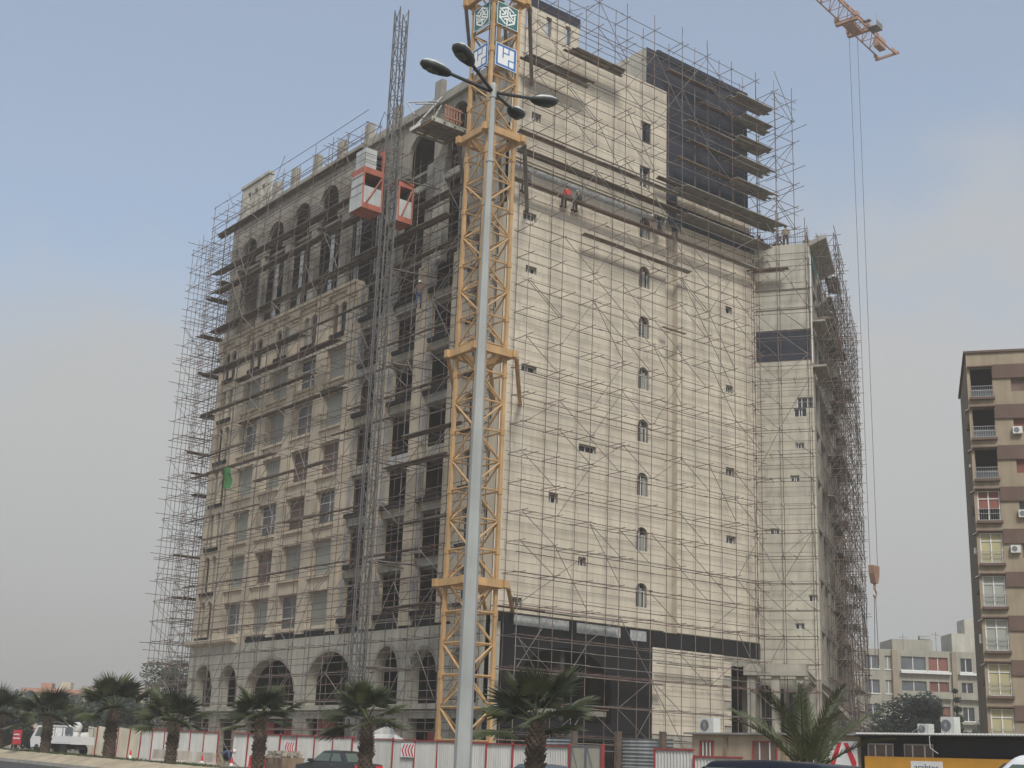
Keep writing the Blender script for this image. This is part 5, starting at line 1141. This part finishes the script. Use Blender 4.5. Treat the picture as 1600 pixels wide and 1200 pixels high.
# ------------------------------------------------------------------ vehicles
def car(name, loc, rz, label, paint, L_=4.3, W=1.7, Hh=1.43, hood=1.0, boot=0.75, cat='car', van=False):
    t = thing(name, loc, label, cat, rz=rz); h = L_ / 2; bl = Hh * 0.62
    def sec(prof, w0, w1, nm, m, par, bev=0.06):
        b = MB(); n = len(prof); zmin = min(p[1] for p in prof); zmax = max(p[1] for p in prof)
        for s_ in (-1, 1):
            for x, z in prof: w = w0 + (w1 - w0) * (z - zmin) / (zmax - zmin); b.v.append((x, s_ * w / 2, z))
        b.f += [tuple(range(n - 1, -1, -1)), tuple(range(n, 2 * n))]; b.t += [.5] * 2; b.m += [0] * 2
        for i in range(n): j = (i + 1) % n; b.f.append((i, j, n + j, n + i)); b.t.append(.5); b.m.append(0)
        me = b.mesh(nm, m); o = bpy.data.objects.new(nm, me); col.objects.link(o); o.parent = par
        if bev: md = o.modifiers.new('bevel', 'BEVEL'); md.width = bev; md.segments = 3; md.limit_method = 'ANGLE'
        me.polygons.foreach_set('use_smooth', [True] * len(b.f)); return o
    sec([(-h, .35), (-h + .1, .22), (h - .1, .22), (h, .38), (h - .03, bl - .12), (h - hood, bl + .02), (-h + boot, bl + .05), (-h + .03, bl)], W, W - .06, 'body', paint, t)
    f0, f1, r1, r0 = h - hood + .05, h - hood - .72, -h + boot + (.45 if not van else .12), -h + boot - (.15 if not van else .05)
    cbn = sec([(f0, bl - .02), (f1, Hh - .03), ((f1 + r1) / 2, Hh), (r1, Hh - .04), (r0, bl)], W - .1, W - .44, 'cabin', paint, t, .08)
    for s_ in (-1, 1):
        def gw(z): return (W - .1 + (-.34) * (z - bl) / (Hh - bl)) / 2 + .008
        b = MB(); z0, z1 = bl + .07, Hh - .13; lerp = lambda a, c, z: a + (c - a) * (z - bl) / (Hh - bl); mid = (f1 + r1) / 2 - .05
        for (a0, a1, c0, c1) in ((lerp(f0, f1, z0) - .16, lerp(f0, f1, z1) - .12, mid + .05, mid + .05), (mid - .05, mid - .05, lerp(r0, r1, z0) + .3, lerp(r0, r1, z1) + .2)):
            b.poly([(a0, s_ * gw(z0), z0), (c0, s_ * gw(z0), z0), (c1, s_ * gw(z1), z1), (a1, s_ * gw(z1), z1)])
        b.build('side_glass', 'car_glass').parent = t
        b = MB(); b.box(f0 - .28, f0 - .1, s_ * (W / 2 + .02) - .09, s_ * (W / 2 + .02) + .09, bl + .02, bl + .16); b.build('mirror', paint).parent = t
        for x in (h - .75, -h + .75):
            b = MB(); y = s_ * (W / 2 - .12); b.tube((x, y - .1, .31), (x, y + .1, .31), .31, 18); w = b.build('wheel', 'rubber'); w.parent = t; b = MB(); b.tube((x, y + s_ * .1, .31), (x, y + s_ * .112, .31), .19, 14); b.build('rim', 'frame_grey', w).matrix_parent_inverse = Matrix()
        b = MB(); b.box(-h - .005, -h + .12, s_ * (W / 2 - .25) - .2, s_ * (W / 2 - .25) + .2, bl - .2, bl - .06); b.build('tail_light', 'red_sign').parent = t
        b = MB(); b.box(h - .12, h + .004, s_ * (W / 2 - .3) - .2, s_ * (W / 2 - .3) + .2, bl - .25, bl - .14); b.build('headlight', 'sign_white').parent = t
        b = MB(); b.box(mid - .32, mid - .15, s_ * W / 2 - .012, s_ * W / 2 + .012, bl - .1, bl - .06); b.build('door_handle', 'lettering').parent = t
    for (x0, x1, nm) in ((f0, f1, 'windscreen'), (r0, r1, 'rear_window')):
        b = MB(); s_ = 1 if x0 > 0 else -1; z0, z1 = bl + .07, Hh - .12; xx = lambda z: x0 + (x1 - x0) * (z - bl) / (Hh - bl) + s_ * .016; ww = lambda z: (W - .1 - .34 * (z - bl) / (Hh - bl)) / 2 - .1
        b.poly([(xx(z0), -ww(z0), z0), (xx(z0), ww(z0), z0), (xx(z1), ww(z1), z1), (xx(z1), -ww(z1), z1)]); b.build(nm, 'car_glass').parent = t
    return t
car('parked_car', (-11.5, -4.2, gz(-4) - .15), R(90 + 8), 'dark grey sedan on the far road behind a palm', 'car_grey', 4.2, 1.68, 1.43)
car('blue_grey_car', (-12.4, -19.2, gz(-19) - .15), R(90), 'blue grey car roof behind the largest fan palm', 'car_blue', 4.2, 1.7, 1.36)
car('dark_car', (-28.3, -43.4, gz(-43) - .15), R(100), 'dark navy car roof at the bottom edge right of centre', 'car_black', 4.4, 1.75, 1.72, van=True)
car('white_car', (-29.6, -49.2, gz(-49) - .15), R(105), 'white car roof in the bottom right corner', 'car_white', 4.6, 1.8, 1.86, van=True)
# pickup with sacks
TZ = gz(32) - .0; tk = thing('pickup_truck', (-10.8, 31.5, TZ), 'white pickup truck loaded with pale sacks at far left', 'truck', rz=R(90 + 12))
def tb(nm, m, *a): b = MB(); b.box(*a); o = b.build(nm, m); o.parent = tk; return o
b = MB(); b.prism([(0.6, -.85, .45), (2.3, -.85, .45), (2.45, -.85, .9), (2.3, -.85, 1.15), (1.75, -.85, 1.85), (.75, -.85, 1.9), (.6, -.85, 1.2)], (0, 1.7, 0)); b.build('cab', 'car_white').parent = tk
for s_ in (-1, 1): b = MB(); b.poly([(.85, s_ * .855, 1.15), (1.95, s_ * .855, 1.15), (1.6, s_ * .855, 1.72), (.85, s_ * .855, 1.76)]); b.build('side_glass', 'car_glass').parent = tk
b = MB(); b.poly([(2.31, -.7, 1.2), (2.31, .7, 1.2), (1.79, .7, 1.8), (1.79, -.7, 1.8)]); b.build('windscreen', 'car_glass').parent = tk
tb('bed_floor', 'car_white', -2.3, .55, -.85, .85, .72, .8)
for s_ in (-.85, .8): tb('bed_side', 'car_white', -2.3, .55, s_, s_ + .05, .81, 1.2)
tb('tailgate', 'car_white', -2.35, -2.3, -.85, .85, .7, 1.2); tb('chassis', 'rubber', -2.2, 2.2, -.4, .4, .4, .71)
b = MB()
for s_ in (-.82, .82):
    for x in (-2.2, -1.2, -.3, .5): b.tube((x, s_, 1.2), (x, s_, 1.75 if x < .4 else 2.1), .025, 5)
    b.tube((-2.2, s_, 1.75), (.5, s_, 1.75), .02, 5); b.tube((.5, s_, 2.1), (1.6, s_, 2.1), .03, 5); b.tube((.5, s_, 2.02), (1.6, s_, 2.02), .03, 5)
for x in (.5, 1.0, 1.6): b.tube((x, -.82, 2.1), (x, .82, 2.1), .03, 5)
b.build('rack', 'lettering').parent = tk; tb('rack_board', 'lettering', -2.28, -1.5, .78, .84, 1.3, 1.72)
for x in (1.6, -1.4):
    for s_ in (-.75, .75): b = MB(); b.tube((x, s_ - .1, .33), (x, s_ + .1, .33), .33, 16); b.build('wheel', 'rubber').parent = tk
def sack(seed):
    rnd = random.Random(seed); b = MB(); rings = 7; n = 12
    for k in range(rings + 1):
        t = k / rings; rr = .3 * math.sin(math.pi * (.1 + .8 * t)) ** .5
        for i in range(n): a = 6.283 * i / n; q = rr * rnd.uniform(.9, 1.1); b.v.append((q * math.cos(a), q * math.sin(a) * .85, .5 * t))
    for k in range(rings):
        for i in range(n): j = (i + 1) % n; b.f.append((k * n + i, k * n + j, k * n + n + j, k * n + n + i)); b.t.append(.5); b.m.append(0)
    b.f += [tuple(range(n - 1, -1, -1)), tuple(range(rings * n, rings * n + n))]; b.t += [.5] * 2; b.m += [0] * 2
    return b.mesh('sack', 'sack', True)
SK = [sack(i) for i in range(3)]; k = 0; ca, sa = math.cos(R(102)), math.sin(R(102))
for (x, y, z, lb) in ((-1.9, -.45, .8, 'pale sack at the rear near corner of the pickup bed'), (-1.9, .35, .8, 'pale sack at the rear far corner of the pickup bed'), (-1.15, -.45, .8, 'pale sack in the middle near side of the pickup bed'), (-1.15, .4, .8, 'pale sack in the middle far side of the pickup bed'),
                    (-.4, -.45, .8, 'pale sack near the cab, near side of the pickup bed'), (-.4, .4, .8, 'pale sack near the cab, far side of the pickup bed'), (-1.5, 0, 1.42, 'pale sack on top at the rear of the pickup load'), (-.75, -.1, 1.42, 'pale sack on top behind the pickup cab'), (.2, 0, .8, 'pale sack against the pickup cab')):
    o = put('sack', SK[k % 3]); o.location = (-10.8 + x * ca - y * sa, 31.5 + x * sa + y * ca, TZ + z); o.rotation_euler = (random.uniform(-.1, .1), random.uniform(-.1, .1), k * .9); o.scale = (1.28, 1.28, 1.35); tag(o, lb, 'sack', 'sacks on the pickup'); k += 1

# ------------------------------------------------------------------ roadside clutter
sk = thing('rubble_bin', (-11.0, 1.6, gz(2.6) - .15), 'rust stained bin heaped with rubble beside the palm', 'bin'); b = MB(); z = gz(2.6) - .15
b.hexa([(-11.45, .9, z), (-10.55, .9, z), (-10.55, 2.2, z), (-11.45, 2.2, z), (-11.6, .7, z + .95), (-10.4, .7, z + .95), (-10.4, 2.4, z + .95), (-11.6, 2.4, z + .95)]); b.build('bin_body', 'rust_sheet', sk)
b = MB()
for i in range(150): p = Vector((-11 + random.uniform(-.6, .6), 1.55 + random.uniform(-.75, .75), z + .95 + random.uniform(0, .25))); s = random.uniform(.05, .13); b.hexa([p + Vector((random.uniform(.6, 1) * s * i_, random.uniform(.6, 1) * s * j_, s * k_ * .6)) for k_ in (-1, 1) for i_, j_ in ((-1, -1), (1, -1), (1, 1), (-1, 1))])
b.build('rubble', 'rubble', sk, kind='stuff')
b = MB()
for i in range(7): y = .8 + i * .24; b.box(-11.66, -11.55, y, y + .05, z + .3, z + .9)
b.build('rib', 'plank', sk)
for i, (x, y, lb) in enumerate(((-11.2, 9.6, 'stained concrete barrier left of the bending workman'), (-11.2, 12.4, 'stained concrete barrier, second left of the bending workman'), (-11.0, 15.6, 'stained concrete barrier in front of the dirty hoarding'), (-10.6, 4.8, 'red and white barrier behind the bending workman'))):
    z = gz(y) - .15; b = MB(); b.prism([(x - .3, y - 1, z), (x + .3, y - 1, z), (x + .27, y - 1, z + .25), (x + .1, y - 1, z + .45), (x + .07, y - 1, z + .95), (x - .07, y - 1, z + .95), (x - .1, y - 1, z + .45), (x - .27, y - 1, z + .25)], (0, 2.0, 0)); o = b.build('concrete_barrier', 'barrier' if i != 3 else 'red_sign'); tag(o, lb, 'barrier', 'concrete barriers by the hoarding')
for x, y, lb in ((-11.9, 5.3, 'red and white cone right of the bending workman'), (-12.0, 8.4, 'red cone left of the bending workman'), (-11.8, 18.0, 'cone in front of the dirty hoarding')):
    z = gz(y) - .15; t = thing('traffic_cone', (x, y, z), lb, 'cone', 'traffic cones'); b = MB(); b.box(x - .2, x + .2, y - .2, y + .2, z, z + .04); b.lathe((x, y, z + .04), [(.15, 0), (.11, .28)], 12); b.lathe((x, y, z + .04), [(.075, .5), (.03, .78)], 12); b.build('cone_body', 'red_sign', t); b = MB(); b.lathe((x, y, z + .04), [(.11, .281), (.075, .499)], 12); b.build('cone_band', 'sign_white', t)
b = MB()
for i in range(9):
    for j in range(4):
        y0, z0 = -1.6 + .55 * i, gz(0) + .5 + j * .55; q = lambda a, c: (-5.9 + .25 * math.sin(a * 2) + .12 * math.cos(c * 3) + (2.6 - c) * -.25, a, min(c, 2.35 + .35 * math.sin(a * 1.1 + 1) - abs(a - .8) * .12))
        b.poly([q(y0, z0), q(y0 + .55, z0), q(y0 + .55, z0 + .55), q(y0, z0 + .55)])
o = b.build('tarpaulin_heap', 'sack'); tag(o, 'pale tarpaulin heap showing above the hoarding by the arches', 'tarpaulin')
# ------------------------------------------------------------------ people
def skinned(nm, m, par, V, E, root=0, sub=1):
    me = bpy.data.meshes.new(nm); me.from_pydata([v[:3] for v in V], E, []); me.materials.append(MATS[m]); o = bpy.data.objects.new(nm, me); col.objects.link(o); o.parent = par
    o.modifiers.new('skin', 'SKIN'); md = o.modifiers.new('sub', 'SUBSURF'); md.levels = sub; md.render_levels = sub
    for i, v in enumerate(V):
        d = me.skin_vertices[0].data[i]; r_ = v[3]; d.radius = r_ if isinstance(r_, tuple) else (r_, r_); d.use_root = (i == root)
    return o
POSES = {
 'stand': dict(pel=(0, 0, .93), chest=(0, 0, 1.27), neck=(0, .01, 1.47), head=(0, .03, 1.60), el=[(-.25, -.02, 1.12), (.25, -.02, 1.12)], wr=[(-.24, .1, .9), (.24, .12, .9)], kn=[(-.12, .02, .5), (.12, .03, .5)], an=[(-.13, -.02, .09), (.13, -.02, .09)]),
 'sit': dict(pel=(0, 0, .1), chest=(0, .06, .42), neck=(0, .1, .62), head=(0, .16, .75), el=[(-.25, .12, .28), (.25, .12, .3)], wr=[(-.18, .34, .25), (.2, .36, .34)], kn=[(-.11, .42, .12), (.13, .42, .1)], an=[(-.12, .44, -.32), (.13, .40, -.33)]),
 'bend': dict(pel=(0, -.12, .9), chest=(0, .18, 1.05), neck=(0, .37, 1.10), head=(0, .5, 1.10), el=[(-.24, .36, .82), (.24, .38, .8)], wr=[(-.12, .52, .6), (.14, .55, .58)], kn=[(-.13, .04, .5), (.14, .06, .49)], an=[(-.15, -.06, .09), (.16, -.04, .09)]),
 'crouch': dict(pel=(0, -.1, .38), chest=(0, .1, .68), neck=(0, .2, .86), head=(0, .28, .97), el=[(-.24, .3, .55), (.24, .3, .55)], wr=[(-.15, .46, .4), (.15, .46, .42)], kn=[(-.16, .3, .48), (.16, .28, .47)], an=[(-.14, .0, .09), (.14, -.02, .09)]),
}
def person(loc, rz, pose, label, shirt, trousers, hat='helmet_white'):
    t = thing('person', loc, label, 'person', 'workers on the site', rz=rz); P = {k: (Vector(v) if not isinstance(v, list) else [Vector(q) for q in v]) for k, v in POSES[pose].items()}
    up = (P['head'] - P['neck']).normalized(); ax = (P['neck'] - P['pel']).normalized(); sd = Vector((1, 0, 0))
    sh = [P['neck'] - ax * .06 + sd * s * .18 for s in (-1, 1)]; hp = [P['pel'] + sd * s * .1 - Vector((0, 0, .03)) for s in (-1, 1)]
    V, E = [], []
    def add(p, r_, pa=None): V.append((*p, r_)); (E.append((pa, len(V) - 1)) if pa is not None else None); return len(V) - 1
    pe = add(P['pel'], (.13, .10)); ch = add(P['chest'], (.14, .10), pe); ne = add(P['neck'], .055, ch); fw = up.cross(sd); fw = -fw if fw.y < 0 else fw
    jaw = add(P['neck'] + up * .07 + fw * .02, .06, ne); hd = add(P['head'] + up * .02, (.078, .092), jaw); add(P['head'] + up * .09, (.06, .07), hd)
    add(P['head'] + fw * .11 - up * .01, .014, hd)                    # nose
    for s in (-1, 1): add(P['head'] + sd * s * .088, .018, hd)         # ears
    for k in (0, 1):
        s = add(sh[k], .055, ch); e = add(P['el'][k], .042, s); w = add(P['wr'][k], .028, e); d = (P['wr'][k] - P['el'][k]).normalized(); q = d.cross(sd); q = q.normalized() if q.length > .1 else Vector((0, 1, 0)); pm = add(P['wr'][k] + d * .06, .03, w)
        for j, (f, l) in enumerate(((-.03, .075), (-.01, .09), (.01, .085), (.03, .065))): a = add(P['wr'][k] + d * .10 + q * f, .009, pm); add(P['wr'][k] + d * (.10 + l * .6) + q * f - Vector((0, 0, .02)), .008, a)
        a = add(P['wr'][k] + d * .05 + q * -.045, .01, w); add(P['wr'][k] + d * .09 + q * -.06, .009, a)
        h_ = add(hp[k], .085, pe); n_ = add(P['kn'][k], .058, h_); a = add(P['an'][k], .036, n_); f = Vector((0, 1, 0)) if P['an'][k].z > -.2 else Vector((0, .8, -.4)); add(P['an'][k] + f.normalized() * .15 - Vector((0, 0, .04)), .03, a)
    skinned('body', 'skin', t, V, E)
    V, E = [], []; pe = add(P['pel'] - ax * .02, (.165, .125)); ch = add(P['chest'], (.185, .135), pe); nk = add(P['neck'] - ax * .05, (.09, .085), ch)
    for k in (0, 1): s = add(sh[k], .078, ch); e = add(P['el'][k], .062, s); add(P['wr'][k] - (P['wr'][k] - P['el'][k]) * .12, .048, e)
    skinned('shirt', shirt, t, V, E)
    V, E = [], []; pe = add(P['pel'], (.16, .125))
    for k in (0, 1): h_ = add(hp[k], .105, pe); n_ = add(P['kn'][k], .08, h_); add(P['an'][k] + (P['kn'][k] - P['an'][k]) * .08, .062, n_)
    skinned('trousers', trousers, t, V, E)
    for k in (0, 1):
        a = P['an'][k]; b = MB(); b.box(a.x - .05, a.x + .05, a.y - .08, a.y + .19, a.z - .09, a.z + .03); o = b.build('shoe', 'hair'); o.parent = t; md = o.modifiers.new('b', 'BEVEL'); md.width = .03; md.segments = 2
    b = MB(); b.lathe((0, 0, 0), [(.125, 0), (.12, .03), (.10, .085), (.06, .12), (.015, .13)] if hat != 'hair' else [(.1, -.04), (.108, .03), (.09, .09), (.05, .115), (.01, .12)], 12)
    if hat != 'hair': b.lathe((0, 0, 0), [(.12, -.012), (.15, -.01), (.15, 0.0), (.12, .005)], 12)
    o = b.build('helmet' if hat != 'hair' else 'hair', hat, None, smooth=True); o.parent = t; o.location = P['head'] + up * .045; o.rotation_euler = up.to_track_quat('Z', 'Y').to_euler()
    b = MB()
    for s in (-1, 1): p = P['head'] + sd * s * .034 + fw * .088 + up * .025; b.lathe((p.x, p.y, p.z), [(.004, -.01), (.012, 0), (.004, .01)], 6)
    b.build('eyes', 'hair').parent = t; b = MB(); p = P['head'] + fw * .083 - up * .05; b.box(p.x - .025, p.x + .025, p.y - .006, p.y + .006, p.z - .005, p.z + .005); b.build('mouth', 'red_paint').parent = t
    return t
person((1.0, -.72, 34.16), 0.2, 'sit', 'worker in dark grey seated on the long plank nearest the crane', 'cloth_grey', 'cloth_dark', 'cloth_grey')
person((4.05, -.72, 34.16), -.1, 'sit', 'worker in red shirt seated on the long plank', 'cloth_red', 'cloth_dark', 'hair')
person((5.05, -.72, 34.16), .15, 'sit', 'worker in dark clothes and white helmet seated right of the red shirt', 'cloth_dark', 'cloth_dark')
person((11.85, -.78, 34.16), 1.2, 'bend', 'worker in white helmet leaning over the plank by the top arched window', 'cloth_dark', 'cloth_dark')
person((13.2, -.78, 34.16), -1.3, 'bend', 'worker in black bent double right of the leaning white helmet', 'cloth_dark', 'cloth_dark', 'hair')
p = Vector(FW(2.3, -.8, 36.36)); person(tuple(p), 2.2, 'stand', 'worker in khaki standing among rebar on the wing roof', 'cloth_khaki', 'cloth_dark', 'cloth_khaki')
p = Vector(FW(0.7, -.9, 36.36)); person(tuple(p), 1.2, 'crouch', 'worker in dark clothes crouching on the wing roof edge', 'cloth_dark', 'cloth_dark', 'hair')
p = Vector(FW(1.6, -1.0, 36.36)); person(tuple(p), -2, 'crouch', 'worker in grey crouching beside the standing man on the wing roof', 'cloth_grey', 'cloth_dark', 'hair')
person((-1.0, PY_ := 7.3, 27.91), 2.6, 'stand', 'worker in blue trousers standing on the scaffold by the hoist mast', 'board_brown', 'cloth_blue')
person((-11.6, 6.9, gz(6.9) - .15), -2.236, 'bend', 'worker in blue jacket and white helmet bending beside the hoarding', 'cloth_blue', 'cloth_khaki')
sv = MB(); sv.tube((-11.5, 6.82, gz(6) + .75), (-10.6, 6.1, gz(6) - .1), .02, 6); sv.prism([(-10.65, 6.2, gz(6) - .1), (-10.55, 6.05, gz(6) - .12), (-10.3, 5.85, gz(6) - .14), (-10.4, 6.0, gz(6) - .14)], (0, 0, .02)); o = sv.build('shovel', 'plank'); tag(o, 'long handled shovel held by the bending workman', 'shovel')

# ------------------------------------------------------------------ air
hz = MB(); hz.box(-4600, 5600, -4600, 5100, -3, 150); hz = hz.build('haze', 'skin'); hz.data.materials.clear(); hz['kind'] = 'stuff'; hz['label'] = 'pale dusty haze filling the air over the whole site'; hz['category'] = 'haze'
hm_ = bpy.data.materials.new('haze'); hm_.use_nodes = True; t = hm_.node_tree; t.nodes.clear(); v = N('ShaderNodeVolumePrincipled', t); v.inputs['Density'].default_value = HAZE; v.inputs['Color'].default_value = (0.82, 0.79, 0.75, 1); v.inputs['Anisotropy'].default_value = 0.2
oo = N('ShaderNodeOutputMaterial', t); t.links.new(v.outputs[0], oo.inputs['Volume']); hz.data.materials.append(hm_); hz.display_type = 'WIRE'
